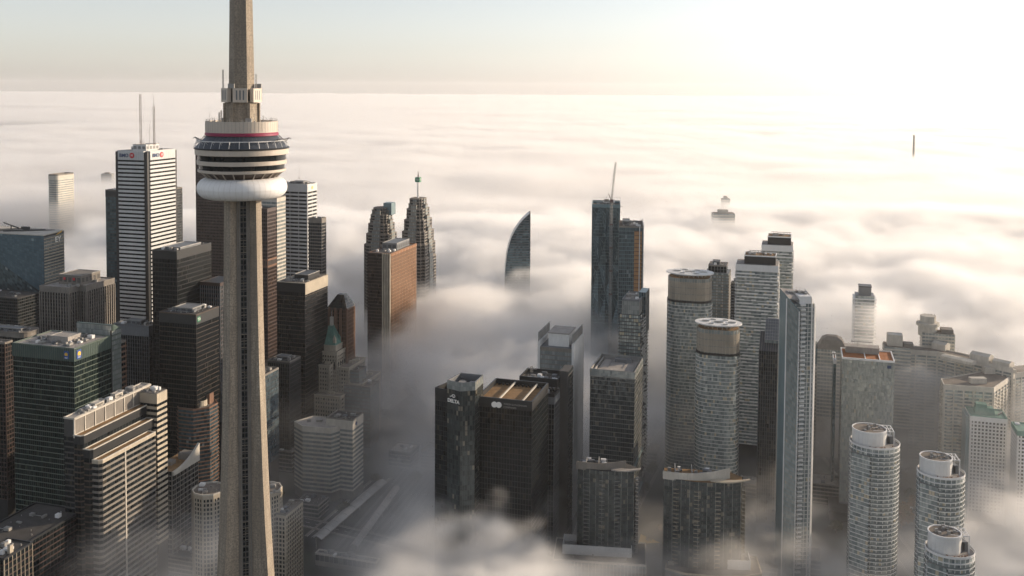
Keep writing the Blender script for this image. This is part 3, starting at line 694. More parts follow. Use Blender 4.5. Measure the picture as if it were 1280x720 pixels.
p.panes((W / 2 + .3, Dp / 2 + .8, 10), (W / 2 + .3, Dp / 2 + 12, 10), (W / 2 + .3, Dp / 2 + 12, H + 4), (W / 2 + .3, Dp / 2 + .8, H + 4), 5, 40, .05, .2, .02, .08, .02)
p.build('fin_glazing', G['mid'], t, stuff=True)  # paler glass colour stands in for light caught at a grazing angle
for k in range(38): MB().box(W / 2 + .3, W / 2 + .65, Dp / 2 + .7, Dp / 2 + 12.1, H - k * 4.05 - .6, H - k * 4.05 + .1).build('fin_spandrel', M['greenlite'], t)
MB().box(W / 2 - .2, W / 2 + .5, Dp / 2 - .3, Dp / 2 + .55, 0, H + 5).build('black_gap_strip', M['black'], t)  # solid black strip filling the gap between block and fin
for q, loc, rot in (('f', (W / 2 - 6.5, -Dp / 2 - .45, H - 4.6), FRONT), ('r', (W / 2 + .45, -Dp / 2 + 4.5, H - 4.6), RIGHT)):
    if q == 'f':
        o = MB().box(loc[0] - 2, loc[0] + 2, loc[1] - .35, loc[1], loc[2] - 3, loc[2] + 3).build('shield_sign', M['sign_blue'], t)
        MB().prism([(-1.3, -.9), (1.2, -1.3), (1.5, .4), (.4, 1.4), (-.9, 1.1), (-1.5, .1)], 0, .2).build('emblem', M['sign_gold'], o).matrix_local = Matrix.Translation((loc[0], loc[1] - .4, loc[2] + .6)) @ Matrix.Rotation(PI / 2, 4, 'X')
    else:
        o = MB().box(loc[0], loc[0] + .35, loc[1] - 2.4, loc[1] + 2.4, loc[2] - 3.3, loc[2] + 3.3).build('shield_sign', M['sign_blue'], t)
        MB().prism([(-1.5, -1.2), (1.4, -1.6), (1.8, .5), (.5, 1.9), (-1.1, 1.5), (-1.8, .1)], 0, .2).build('emblem', M['sign_gold'], o).matrix_local = Matrix.Translation((loc[0] + .4, loc[1], loc[2] + .5)) @ Matrix.Rotation(PI / 2, 4, 'Z') @ Matrix.Rotation(PI / 2, 4, 'X')
    text('RBC', 1.5, 'sign_white', t, (loc[0] + (0.4 if q == 'r' else 0), loc[1] - (0.4 if q == 'f' else 0), loc[2] - 2.2), rot, ext=.1)

# stepped striped tower in front
s = Site(73, 92, 524, 152, xs=183)
t = s.thing('office_tower', 'stepped brown office tower with bright striped floors in the lower left foreground', 'office tower')
W, Dp, H = s.w, s.d, s.H
x1 = W / 2
MB().prism(rect(W, Dp), 0, H).build('wall', M['conc_dark'], t)
p = MB()
p.panes((-W / 2, -Dp / 2, 10), (x1, -Dp / 2, 10), (x1, -Dp / 2, H - 12), (-W / 2, -Dp / 2, H - 12), 8, 35, .04, .3, .02, .08, .03)
p.build('window', G['dark'], t, stuff=True)
n = 8
for k in range(n):        # tall screen panels along the top tier
    y0 = -Dp / 2 + Dp * k / n; MB().box(x1, x1 + .4, y0 + .7, y0 + Dp / n - .7, H - 12, H - .6).build('screen_panel', M['conc'], t)
    MB().box(x1, x1 + .9, y0 - .4, y0 + .4, H - 12.5, H + .9).build('screen_post', M['conc_pale'], t)
MB().box(x1, x1 + 1.0, -Dp / 2, Dp / 2, H - .6, H + .6).build('coping', M['conc_pale'], t)
xx = x1; ys0, ys1 = -Dp / 2, Dp / 2
for k, (dx, zt) in enumerate(((6.5, H - 11), (6.0, H - 20), (6.0, H - 27))):
    ch = 1.6; y1 = ys1 - 1.08 * (xx + dx - x1)
    pl = [(xx + .1, ys0 + ch * k * .8), (xx + dx - ch, ys0 + ch * k * .8), (xx + dx, ys0 + ch + ch * k * .8), (xx + dx, y1), (xx + .1, y1)]
    last = k == 2
    block(t, pl, 0, zt, 3.9, 3.2 if not last else 4, 'dark', 'conc' if last else 'bronze', 1.5 if last else 1.0, .45 if last else .15, wall='dark', top=2.0 if last else 5.5, topmat='stone' if last else 'dark', zv=8)
    MB().ring(pl, .5, -.4, zt, zt + .7).build('coping', M['conc_pale'], t)
    MB().poly([(x, y, zt + .15) for x, y in offset(pl, -.6)]).build('terrace', M['roofochre'], t)
    xx += dx
MB().box(xx, xx + .7, ys0 + Dp * .33, ys0 + Dp * .33 + 1.0, 8, H - 27).build('pier', M['conc_pale'], t)
roof(t, rect(W, Dp), H, 'rooflite', .8, 'conc_pale', seed=21, units=26, pent=[(.5, .6, .5, .1, 3), (.45, .35, .6, .12, 2.5)], pentmat='conc_pale')
# its far end block
s2 = Site(180, 184, 492, 150, xs=194, dep=12)
t = s2.thing('office_block', 'small sunlit block with slanting striped floors right behind the stepped brown tower', 'office block')
block(t, rect(14, 11), 0, s2.H, 4.2, 3, 'dark', 'stone', 2.0, .3, zv=40, top=7, topmat='stone'); roof(t, rect(14, 11), s2.H, seed=4, units=4, par=.6)

# slivers and roofs at the left edge
s = Site(-30, 6, 430, 160, xs=9.5)
t = s.thing('office_tower', 'dark slab with a thin sunlit side left of the green bank building', 'office tower')
block(t, rect(s.w, s.d), 0, s.H, 3.8, 3, 'black', 'brown', 1.0, zv=30, mull='brown', mw=.5); roof(t, rect(s.w, s.d), s.H, seed=9, units=3)
s = Site(-40, 30, 418, 131, xs=48)
t = s.thing('office_block', 'low dark block with a grey curb roof behind the green bank building', 'office block')
block(t, rrect(s.w, s.d, 8), 0, s.H, 3.8, 3, 'black', 'dark', 1.0, zv=70, top=4, topmat='conc'); roof(t, rrect(s.w, s.d, 8), s.H, 'roof', 1, 'conc', seed=19, units=16, pent=[(.6, .4, .5, .3, 3)])
s = Site(-60, 22, 374, 118, xs=46)  # dark filler block, added to stand for low shading under the blue tower
t = s.thing('office_block', 'dark filler block added for shading between the slanted blue tower and the pier-fronted block', 'office block')
block(t, rect(s.w, s.d), 0, s.H, 3.8, 3, 'black', 'dark', 1.0, zv=70, indiv=False); roof(t, rect(s.w, s.d), s.H, 'roofdark', 1, 'dark', seed=29, units=8)
s = Site(-40, 5, 700, 105, xs=30, dep=60)
t = s.thing('office_block', 'low dark block with a small lit roof hut in the bottom left corner', 'office block')
block(t, rect(s.w, s.d), 0, s.H, 3.6, 3, 'black', 'brown', .8, zv=20, mull='stone', mw=.25); roof(t, rect(s.w, s.d), s.H, 'roofdark', 1, 'dark', seed=33, units=5, pent=[(.86, .35, .1, .12, 5)], pentmat='stone', louv=False)
s = Site(-60, 16, 690, 88, xs=96, dep=110)
t = s.thing('office_block', 'wide dark block at the foot of the green bank building', 'office block')
block(t, rect(s.w, s.d), 0, s.H, 3.6, 3, 'black', 'brown', .9, zv=10, indiv=False); roof(t, rect(s.w, s.d), s.H, 'roofdark', 1, 'dark', seed=34, units=5)

# black steel towers
s = Site(188, 221, 315, 223, xs=262)
t = s.thing('office_tower', 'taller black steel tower with a flat glossy roof right of the tallest white tower', 'office tower')
block(t, rect(s.w, s.d), 0, s.H, 4.0, 1.6, 'black', 'black', .9, .1, mull='black', mw=.2, mout=.35, wall='black', top=7, topmat='black', zv=70)
roof(t, rect(s.w, s.d), s.H, 'roofdark', .6, 'black', seed=12, units=8, pent=[(.5, .5, .7, .6, 2)], pentmat='grey', louv=False)
s = Site(196, 245, 394, 184, xs=271)
t = s.thing('office_tower', 'shorter black steel tower with a small green sign on its top band', 'office tower')
block(t, rect(s.w, s.d), 0, s.H, 4.0, 1.6, 'black', 'bronze', .7, .1, mull='black', mw=.2, mout=.3, wall='black', top=8, topmat='dark', zv=50)
roof(t, rect(s.w, s.d), s.H, 'roofdark', .6, 'bronze', seed=13, units=12, pent=[(.5, .5, .5, .5, 3)])
signbox(t, s.a + .2, -s.b + 3.4, s.H - 4, 4.2, 4.2, 'sign_green', 'r'); text('TD', 3, 'sign_white', t, (s.a + .6, -s.b + 3.4, s.H - 4), RIGHT, ext=.1)

# red-brown granite towers behind the concrete tower
s = Site(243.5, 300, 187, 289, xs=330)
t = s.thing('office_tower', 'very tall red-brown granite tower half hidden behind the concrete observation tower', 'office tower')
block(t, rect(s.w, s.d), 0, s.H, 4.0, 2.2, 'brown', 'brown', 1.9, .1, mull='brown', mw=.8, mout=.15, wall='brown', top=6, zv=90, indiv=False)
roof(t, rect(s.w, s.d), s.H, 'roofdark', 1, 'brown', seed=14, units=5)
s = Site(248, 275, 354, 190, xs=296)
t = s.thing('office_tower', 'grey-brown ribbed tower low behind the left side of the concrete tower', 'office tower')
block(t, rect(s.w, s.d), 0, s.H, 4.0, 2.4, 'dark', 'brown', 1.4, .1, mull='grey', mw=.5, mout=.4, wall='dark', top=3, zv=60)
s = Site(286, 334, 262, 240, xs=354)
t = s.thing('office_tower', 'dark brown tower with a ribbed mid band right behind the concrete tower', 'office tower')
block(t, rect(s.w, s.d), 0, s.H, 4.0, 2.2, 'brown', 'brown', 1.6, .1, mull='brown', mw=.6, mout=.15, wall='brown', top=3, zv=60)
MB().ring(rect(s.w, s.d), .5, -.2, s.H * .74, s.H * .74 + 9).build('mid_band', M['brick'], t)
lv = MB()
for k in range(20):
    y = -s.b + s.d * (k + .5) / 20; lv.box(s.a + .5, s.a + .7, y - .5, y + .5, s.H * .74 + 2, s.H * .74 + 7)
    x = -s.a + s.w * (k + .5) / 20; lv.box(x - .5, x + .5, -s.b - .7, -s.b - .5, s.H * .74 + 2, s.H * .74 + 7)
lv.build('louvre', M['dark'], t, stuff=True)
roof(t, rect(s.w, s.d), s.H, 'roofdark', 1, 'brown', seed=15, units=6)
s = Site(322, 346, 248, 250, xs=356)
t = s.thing('office_tower', 'pale striped tower top peeking over the dark brown tower under the pod', 'office tower')
block(t, rect(s.w, s.d), 0, s.H, 4.2, 3, 'mid', 'conc_pale', 1.8, .2, zv=150, top=4, indiv=False); roof(t, rect(s.w, s.d), s.H, seed=16, units=5)

# white striped bank tower right of the pod
s = Site(351, 384, 231, 239, xs=395.5)
t = s.thing('office_tower', 'white office tower with wide dark window strips standing right of the pod', 'office tower')
W, Dp, H = s.w, s.d, s.H
block(t, rect(W, Dp), 0, H, 5.2, 3.2, 'dark', 'marble', 2.5, .3, mull='marble', mw=.7, mout=.3, mbay=12, wall='black', top=10, topmat='marble', zv=70)
roof(t, rect(W, Dp), H, 'rooflite', .6, 'marble', seed=17, units=12, pent=[(.5, .5, .5, .5, 3)])
MB().tube((0, 0, H + 4), (0, 0, H + 26), .12, 4).tube((-4, 0, H + 3), (0, 0, H + 9), .12, 4).tube((4, 0, H + 3), (0, 0, H + 9), .12, 4).build('mast', M['mast'], t)
MB().prism(ngon(12, 2, x=0, y=0), 0, .3).build('emblem', M['sign_gold'], t).matrix_local = Matrix.Translation((W / 2 + .4, 0, H - 5)) @ Matrix.Rotation(PI / 2, 4, 'Y')
s = Site(385, 402, 274, 208, xs=407)
t = s.thing('office_tower', 'slim dark glass tower at the right shoulder of the white striped tower', 'office tower')
block(t, rect(s.w, s.d), 0, s.H, 4, 2.6, 'dark', 'conc', 1.1, .15, mull='grey', mw=.3, zv=70, top=5, indiv=False); roof(t, rect(s.w, s.d), s.H, seed=18, units=4)

# black tower with cluttered pale roof
s = Site(345, 381, 355, 174, xs=408.5)
t = s.thing('office_tower', 'black glass tower with a cluttered pale roof and broad grey top band', 'office tower')
W, Dp, H = s.w, s.d, s.H
block(t, rect(W, Dp), 0, H, 4.3, 2.2, 'black', 'bronze', .55, .2, wall='black', top=9, topmat='black', zv=40, mull='black', mw=.15)
for k in range(1, 2): MB().box(W / 2 + .25, W / 2 + .7, -Dp / 2, Dp / 2, H - 11, H + .5).build('stone_band', M['stone'], t)
roof(t, rect(W, Dp), H, 'roof', .8, 'stone', seed=22, units=24, pent=[(.62, .55, .5, .5, 6)], pentmat='black')
s = Site(296, 331, 470, 120, xs=346)
t = s.thing('office_block', 'dark ribbed office block just right of the concrete tower below the black glass tower', 'office block')
block(t, rect(s.w, s.d), 0, s.H, 3.8, 2.4, 'teal', 'dark', .7, .1, mull='grey', mw=.3, zv=40); roof(t, rect(s.w, s.d), s.H, seed=5, units=6)
s = Site(333, 362, 453, 106, xs=374)
t = s.thing('office_block', 'dark glass block with fine vertical ribs beside the old stone hotel', 'office block')
block(t, rect(s.w, s.d), 0, s.H, 3.8, 2.0, 'dark', 'dark', .6, .1, mull='conc_dark', mw=.4, mout=.35, zv=20, top=2, topmat='conc_dark'); roof(t, rect(s.w, s.d), s.H, 'roofdark', .8, 'conc', seed=23, units=8, pent=[(.5, .5, .5, .4, 3)])

# brown tower with the black hipped roof
s = Site(409, 433, 386, 138, xs=443)
t = s.thing('office_tower', 'brown pier-fronted tower with a black hipped glass roof above the stone hotel', 'office tower')
W, Dp, H = s.w, s.d, s.H
block(t, rect(W, Dp), 0, H, 4, 2.6, 'brown', 'brown', 1.2, .0, mull='brick', mw=.9, mout=.5, wall='brown', zv=30, top=2, indiv=False)
for k in range(4): x = -W / 2 + W * (k + .0) / 3.2 + 1; MB().box(x, x + 2.2, -Dp / 2 - 1.2, -Dp / 2, 10, H + .3).build('pier', M['brick'], t)
o = MB().mesh([(-W / 2 - .5, -Dp / 2 - .5, H), (W / 2 + .5, -Dp / 2 - .5, H), (W / 2 + .5, Dp / 2 + .5, H), (-W / 2 - .5, Dp / 2 + .5, H), (-W * .15, -Dp * .15, H + 13), (W * .2, -Dp * .15, H + 13), (W * .2, Dp * .2, H + 13), (-W * .15, Dp * .2, H + 13)],
              [(0, 1, 5, 4), (1, 2, 6, 5), (2, 3, 7, 6), (3, 0, 4, 7), (4, 5, 6, 7)]).build('hipped_roof', M['black'], t)
p = MB()
for (A, B, C, D_) in (((-W / 2 - .5, -Dp / 2 - .5, H), (W / 2 + .5, -Dp / 2 - .5, H), (W * .2, -Dp * .15, H + 13), (-W * .15, -Dp * .15, H + 13)), ((W / 2 + .5, -Dp / 2 - .5, H), (W / 2 + .5, Dp / 2 + .5, H), (W * .2, Dp * .2, H + 13), (W * .2, -Dp * .15, H + 13))):
    p.panes(A, B, C, D_, 9, 5, .06, .06, .02, .12, .03)
p.build('roof_pane', G['dark'], o, stuff=True)

# old stone hotel with copper roofs
def hotel():
    s = Site(389, 421, 441, 96, xs=438)
    W, Dp, H = s.w, s.d, s.H
    t = s.thing('grand_hotel', 'old limestone hotel with arched windows and a steep green copper roof', 'hotel')
    def stone(pl, z1, top=3.5, zv=20, cornice=True):
        block(t, pl, 0, z1, 4.1, 2.9, 'dark', 'stone', 2.1, .12, mull='stone', mw=1.6, mout=.12, wall='stone', top=top, topmat='stone', zv=zv, indiv=False)
        if cornice: MB().ring(pl, .8, -.3, z1 - .3, z1 + .7).build('cornice', M['stone'], t)
        MB().poly([(x, y, z1 + .05) for x, y in offset(pl, -.3)]).build('roof', M['roof'], t)
    stone(rect(W, Dp), H)
    for k in range(7):
        x = -W / 2 + W * (k + .7) / 7.4; arch = [(x - 1, H - 18), (x + 1, H - 18), (x + 1, H - 11)] + [(x + math.cos(a), H - 11 + math.sin(a)) for a in (PI / 4, PI / 2, PI * .75)] + [(x - 1, H - 11)]
        MB().poly([(p[0], -Dp / 2 - .35, p[1]) for p in arch]).build('arched_window', G['black'], t)
        y = -Dp / 2 + Dp * (k + .7) / 7.4; MB().poly([(W / 2 + .35, y + (p[0] - x), p[1]) for p in arch]).build('arched_window', G['black'], t)
    a = .40
    MB().prism(rect(W * .8, Dp * .8), H, H + 6).build('attic', M['stone'], t)
    MB().ring(rect(W * .8, Dp * .8), .5, -.3, H + 5.6, H + 6.4).build('cornice', M['stone'], t)
    rf = MB().prism(rect(W * .76, Dp * .76), H + 6, H + 24, True, rect(W * .16, Dp * .16)).build('copper_roof', M['copper'], t)
    for sx in (-1, 0, 1):
        for sy in (-1, 0, 1):
            if sx == sy == 0: continue
            MB().prism(rect(2.6, 2.6, sx * W * .30, sy * Dp * .30), H + 5, H + 12).prism(rect(3, 3, sx * W * .30, sy * Dp * .30), H + 12, H + 16, True, rect(.2, .2, sx * W * .26, sy * Dp * .26)).build('dormer', M['stone' if (sx and sy) else 'copper'], t)
    ribs = MB()
    for k in range(9):
        u = (k / 8 - .5)
        ribs.tube((W * .76 * u, -Dp * .38, H + 6), (W * .16 * u, -Dp * .08, H + 24), .15, 3).tube((W * .38, Dp * .76 * u, H + 6), (W * .08, Dp * .16 * u, H + 24), .15, 3)
    ribs.build('standing_seam', M['copper'], rf, stuff=True)
    MB().box(-1.5, 1.5, -1.5, 1.5, H + 20, H + 33).build('chimney', M['conc_pale'], t)
    antenna(t, 0, 0, H + 33, 9, .15, 'flagpole', 'whitemetal')
    # wings stepping down towards the street
    for (px, py, w, d, z) in ((-W * .85, 2, W * .7, Dp * 1.1, 78), (W * .72, 6, W * .42, Dp * 1.2, 80), (0, -Dp * .62, W * .7, Dp * .26, 84), (-W * 1.05, -Dp * .75, W * .55, Dp * .5, 70), (0, -Dp * .9, W * 1.9, Dp * .3, 56), (W * 1.2, 10, W * .5, Dp * 1.4, 64)):
        pl = rect(w, d, px, py); stone(pl, z, 2.5)
        for k in range(3):
            rr = random.Random(int(px * 7 + k)); ux, uy = px + rr.uniform(-.3, .3) * w, py + rr.uniform(-.3, .3) * d
            MB().box(ux - 2, ux + 2, uy - 1.5, uy + 1.5, z, z + 2.5).build('roof_hut', M['stone'], t)
hotel()

# hexagonal-roof block and its taller neighbour near the rail yard
c0 = P(398, 528, 66)
t = thing('office_block', 'foggy grey block with a flat six-sided roof in front of the stone hotel', 'office block', (c0.x, c0.y, 0), ROT)
pl = [(-21, -6), (-8, -15), (19, -13), (25, -1), (8, 13), (-12, 12)]
block(t, pl, 0, 66, 4.0, 3.4, 'mid', 'conc_pale', 1.7, .15, wall='conc', top=4, topmat='conc_pale', zv=8)
MB().poly([(x, y, 66.15) for x, y in offset(pl, -.5)]).build('roof', M['rooflite'], t); MB().ring(pl, .2, -.5, 65.6, 67).build('parapet', M['conc_pale'], t)
for q in ((0, 2, 5, 3), (-9, -1, 3, 2), (10, 0, 4, 3)): MB().box(q[0] - q[2] / 2, q[0] + q[2] / 2, q[1] - q[3] / 2, q[1] + q[3] / 2, 66, 68.2).build('roof_hut', M['unit'], t)
c0 = P(431, 520, 72)
t = thing('office_block', 'pale striped block with a small dark emblem beside the six-sided roof', 'office block', (c0.x, c0.y, 0), ROT)
block(t, rect(26, 22), 0, 72, 4.0, 3, 'mid', 'conc_pale', 1.8, .15, wall='conc', top=8, topmat='conc_pale', zv=8); roof(t, rect(26, 22), 72, 'roofdark', 1, 'conc', seed=31, units=5)
MB().prism(ngon(6, 1.8), 0, .3).build('emblem', M['sign_navy'], t).matrix_local = Matrix.Translation((13.2, -4, 68)) @ Matrix.Rotation(PI / 2, 4, 'Y')
for (x, y, H, w, d, lab) in ((452, 480, 62, 30, 22, 'low fogbound block right of the old stone hotel'), (440, 461, 76, 24, 18, 'small grey block with a flat roof right behind the old stone hotel')):
    c0 = P(x, y, H); t = thing('office_block', lab, 'office block', (c0.x, c0.y, 0), ROT)
    block(t, rect(w, d), 0, H, 4, 3, 'mid', 'conc', 1.6, .15, wall='conc', zv=8, indiv=False); roof(t, rect(w, d), H, seed=x, units=5)

# gold glass tower
s = Site(461, 489, 318, 180, xs=521)
t = s.thing('office_tower', 'copper-gold glass tower with a dark shaded left flank', 'office tower')
W, Dp, H = s.w, s.d, s.H
saw = []
nsd = 9; yb = -Dp / 2
pl = [(-W / 2, -Dp / 2)]
for k in range(6): x = -W / 2 + W * k / 6; pl += [(x + W / 12, -Dp / 2 - 1.2), (x + W / 6, -Dp / 2)]
for k in range(nsd): y = -Dp / 2 + Dp * k / nsd; pl += [(W / 2 + 1.2, y + Dp / nsd / 2), (W / 2, y + Dp / nsd)]
pl += [(-W / 2, Dp / 2)]
pl2 = [pl[0]]
for q in pl[1:]:
    if math.hypot(q[0] - pl2[-1][0], q[1] - pl2[-1][1]) > .1: pl2.append(q)
block(t, pl2, 0, H, 4.0, 1.6, 'gold', 'gold_clad', .28, .12, wall='bronze', zv=40, top=2, topmat='gold_clad', indiv=False, tilt=.01)
MB().box(-W / 2 - .8, -W / 2 + W * .62, -Dp / 2 - 2.6, -Dp / 2 - 1.4, 0, H + 1).build('stone_flank', M['brown'], t)
p = MB().panes((-W / 2 - .8, -Dp / 2 - 2.7, 40), (-W / 2 + W * .62, -Dp / 2 - 2.7, 40), (-W / 2 + W * .62, -Dp / 2 - 2.7, H), (-W / 2 - .8, -Dp / 2 - 2.7, H), 12, 36, .08, .2, .02); p.build('flank_window', G['brown'], t, stuff=True)
for k in range(4): x = -W / 2 + W * (.66 + .1 * k); MB().box(x - .8, x + .8, -Dp / 2 - 2.8, -Dp / 2 - 1, 0, H + .8).build('pier', M['stone'], t)
roof(t, rect(W, Dp), H, 'roof', 1.2, 'gold_clad', seed=41, units=16, pent=[(.5, .6, .66, .5, 8)], pentmat='grey')

# the two stepped granite towers
def stepped(s, label, tiers, mat, spire):
    t = s.thing('office_tower', label, 'office tower')
    W, Dp, H = s.w, s.d, s.H
    z1 = H
    for k, (fw, h) in enumerate(tiers):
        last = k == len(tiers) - 1
        z0 = 0 if last else z1 - h
        pl = notch(W * fw, Dp * fw, W * fw * .13)
        block(t, pl, z0, z1, 4.1, 2.7, 'dark', mat, 1.7, .2, mull=mat, mw=.5, mout=.2, mbay=5.4, wall='dark', zv=(50 if last else z0), top=1.6, indiv=last)
        MB().poly([(x, y, z1 + .1) for x, y in offset(pl, -.4)]).build('terrace', M['roof'], t)
        # bay fronts that climb past each setback
        for sx, sy in ((0, -1), (1, 0), (-1, 0), (0, 1)):
            bw = W * fw * .34; hh = 9
            q = rect(bw if sy else 3.0, bw if sx else 3.0, sx * (W * fw / 2 - .6), sy * (Dp * fw / 2 - .6))
            block(t, q, z0, z1 + (0 if k == 0 else hh * .6), 4.1, 2.6, 'mid', mat, 1.5, .15, wall='dark', zv=(50 if last else z0), top=1.4, indiv=False)
        z1 -= h
    return t, W, Dp, H
s = Site(453, 485, 296, 176, xs=500)
s.H = 212
t, W, Dp, H = stepped(s, 'stepped granite tower with terraces behind the copper-gold glass tower', [(.46, 9), (.62, 12), (.76, 13), (.88, 14), (1, 10)], 'conc', False)
MB().box(W * .1, W * .42, -2, 12, H - 10, H + 6).build('lift_overrun', M['teal'], t)
s = Site(498, 530, 300, 176, xs=547)
s.H = 227
t, W, Dp, H = stepped(s, 'tallest stepped granite tower, topped by a white mast with a dark cube sign', [(.46, 13), (.62, 14), (.76, 15), (.87, 16), (.95, 18), (1, 10)], 'conc', True)
MB().tube((0, 0, H), (0, 0, H + 21), 1.3, 8, 1.0).build('mast', M['whitemetal'], t)
rg = MB()
for k in range(6): rg.tube((0, 0, H + 3 + k * 3), (0, 0, H + 3.7 + k * 3), 1.9, 8)
rg.build('mast_ring', M['whitemetal'], t, stuff=True)
cb = MB().box(-3.2, 3.2, -3.2, 3.2, H + 21, H + 27).build('cube_sign', M['sign_green'], t)
text('TD', 3.6, 'sign_white', t, (0, -3.3, H + 24), FRONT, ext=.1); text('TD', 3.6, 'sign_white', t, (3.3, 0, H + 24), RIGHT, ext=.1)
MB().tube((0, 0, H + 27), (0, 0, H + 35), .9, 6, .3).build('mast_tip', M['mast'], t)
for (cx, cyy) in ((W * .4, -Dp * .3), (-W * .3, -Dp * .4)): antenna(t, cx, cyy, H - 40, 8, .12)

# curved sail tower
A = PD(631.5, 375, 1300); Bq = PD(663, 268, 1300)
sc = 1300 / FPX; w_ = (Bq.x - A.x)
t = thing('apartment_tower', 'slender blue-grey tower with one curved sail-shaped edge rising from the fog', 'apartment tower', ((A.x + Bq.x) / 2, 1310, 0), 0)
prof = [(266, 662.3), (269, 659), (274, 653.5), (280, 648.6), (288, 643.2), (297, 638.8), (308, 635.4), (320, 633.0), (334, 631.6), (350, 631), (376, 631), (420, 631.6), (520, 633)]
zz = [yz(650, y, 1300) for y, x in prof]; xx_ = [(x - 647.3) * sc for y, x in prof]
def xl_at(z): return float(np.interp(z, zz[::-1], xx_[::-1]))
Hs = zz[0]; wR = w_ / 2; dp = 11; n = 52; f_ = (Hs - 25) / n
p = MB(); p2 = MB(); wl = MB(); bl = MB()
for k in range(n):
    z0, z1 = 25 + k * f_, 25 + (k + 1) * f_; xa, xb = xl_at(z0), xl_at(z1)
    wl.mesh([(xa, -dp, z0), (wR, -dp, z0), (wR, dp, z0), (xa, dp, z0), (xb, -dp, z1), (wR, -dp, z1), (wR, dp, z1), (xb, dp, z1)], [(0, 1, 5, 4), (1, 2, 6, 5), (2, 3, 7, 6), (3, 0, 4, 7), (4, 5, 6, 7)])
    nu = max(1, int((wR - xa) / 2.6))
    p.panes((xa + .5, -dp, z0), (wR, -dp, z0), (wR, -dp, z1), (xb + .5, -dp, z1), nu, 1, .05, .28, .02, .08, .04)
    p.panes((wR, -dp, z0), (wR, dp, z0), (wR, dp, z1), (wR, -dp, z1), 8, 1, .05, .28, .02, .08, .04)
    if wR - xa > 7:
        MB().box(xa + 1.5, wR + .5, -dp - .9, -dp, 0, .5).build('balcony_slab', M['grey'], t, loc=(0, 0, z0))
    bl.mesh([(xa - .7, -dp - .6, z0), (xa + .4, -dp - .6, z0), (xa + .4, dp, z0), (xa - .7, dp, z0), (xb - .7, -dp - .6, z1), (xb + .4, -dp - .6, z1), (xb + .4, dp, z1), (xb - .7, dp, z1)], [(0, 1, 5, 4), (3, 0, 4, 7), (1, 2, 6, 5)])
wl.build('wall', M['dark'], t); p.build('window', G['teal'], t, stuff=True); bl.build('curved_edge', M['white'], t)

# unfinished twin glass towers with a crane
s = Site(740, 777, 259, 236, side='l', dep=42, ang=6)
t = s.thing('office_tower', 'taller of two unfinished glass towers, front cut in big facets', 'office tower', 'unfinished glass towers')
W, Dp, H = s.w, s.d, s.H
MB().prism(rect(W, Dp), 0, H).build('wall', M['teal'], t)
fc = MB(); pts = {}
nx, nz = 4, 5
for i in range(nx + 1):
    for j in range(nz + 1): pts[i, j] = np.array((-W / 2 + W * i / nx, -Dp / 2 - (1.6 if (i + j) % 2 else .2), 70 + (H - 70) * j / nz))
p = MB()
for i in range(nx):
    for j in range(nz):
        a_, b2, c2, d2 = pts[i, j], pts[i + 1, j], pts[i + 1, j + 1], pts[i, j + 1]
        if (i + j) % 2 == 0: tris = ((a_, b2, c2, c2), (a_, c2, d2, d2))
        else: tris = ((a_, b2, d2, d2), (b2, c2, d2, d2))
        for q in tris: p.panes(*q, 4, 9, .05, .08, .02, .04, .008)
p.panes((W / 2, -Dp / 2, 70), (W / 2, Dp / 2, 70), (W / 2, Dp / 2, H), (W / 2, -Dp / 2, H), 10, 40, .05, .15, .02); p.panes((-W / 2, Dp / 2, 70), (-W / 2, -Dp / 2, 70), (-W / 2, -Dp / 2, H), (-W / 2, Dp / 2, H), 10, 40, .05, .15, .02)
p.build('facet_glazing', G['teal'], t, stuff=True)
roof(t, rect(W, Dp), H, 'roof', 3.5, 'teal', seed=51, units=8, pent=[(.6, .5, .4, .4, 4)])
fr = MB()
for x in (-W / 2, 0, W / 2): fr.tube((x, -Dp / 2, H), (x, -Dp / 2, H + 7), .2, 4).tube((x, Dp / 2, H), (x, Dp / 2, H + 7), .2, 4)
fr.tube((-W / 2, -Dp / 2, H + 7), (W / 2, -Dp / 2, H + 7), .2, 4).tube((-W / 2, Dp / 2, H + 7), (W / 2, Dp / 2, H + 7), .2, 4).tube((-W / 2, -Dp / 2, H + 7), (-W / 2, Dp / 2, H + 7), .2, 4).tube((0, -Dp / 2, H + 7), (0, Dp / 2, H + 7), .2, 4).tube((W / 2, -Dp / 2, H + 7), (W / 2, Dp / 2, H + 7), .2, 4).build('glass_screen_frame', M['white'], t)
T1 = (s, t)
s = Site(774, 806, 284, 221, side='l', dep=48, ang=6)
t = s.thing('office_tower', 'lower unfinished glass tower with a strip of orange panels and exposed floors', 'office tower', 'unfinished glass towers')
W, Dp, H = s.w, s.d, s.H
block(t, rect(W, Dp), 0, H, 4.2, 2.2, 'teal', 'teal', .5, .08, wall='teal', zv=60, mull='grey', mw=.15, tilt=.02)
x0 = W * .14
for k in range(27):
    z = H - 8 - k * 4.4; MB().box(x0, x0 + 8, -Dp / 2 - .5, -Dp / 2 + .1, z, z + 3.3).build('hoist_panel', M['orange'], t)
    MB().box(x0 - .3, x0 + 8.3, -Dp / 2 - .8, -Dp / 2 - .0, z + 3.35, z + 4.3).build('floor_edge', M['brick'], t)
MB().box(W / 2 + .3, W / 2 + 1.0, -Dp / 2 - 2, Dp / 2, 40, H + 4).build('glass_blade', M['white'], t)
MB().box(W / 2 - 4, W / 2 - 3.2, -Dp / 2 - 1.5, -Dp / 2, 40, H + 2).build('glass_blade', M['white'], t)
roof(t, rect(W, Dp), H, 'roof', 1.2, 'conc', seed=52, units=20, pent=[(.3, .5, .3, .4, 5)])
r_ = random.Random(5)
st_ = MB()
for k in range(22):
    x, y = r_.uniform(-W / 2, W / 2), r_.uniform(-Dp / 2, Dp / 2); st_.tube((x, y, H), (x, y, H + r_.uniform(2, 5)), .15, 4)
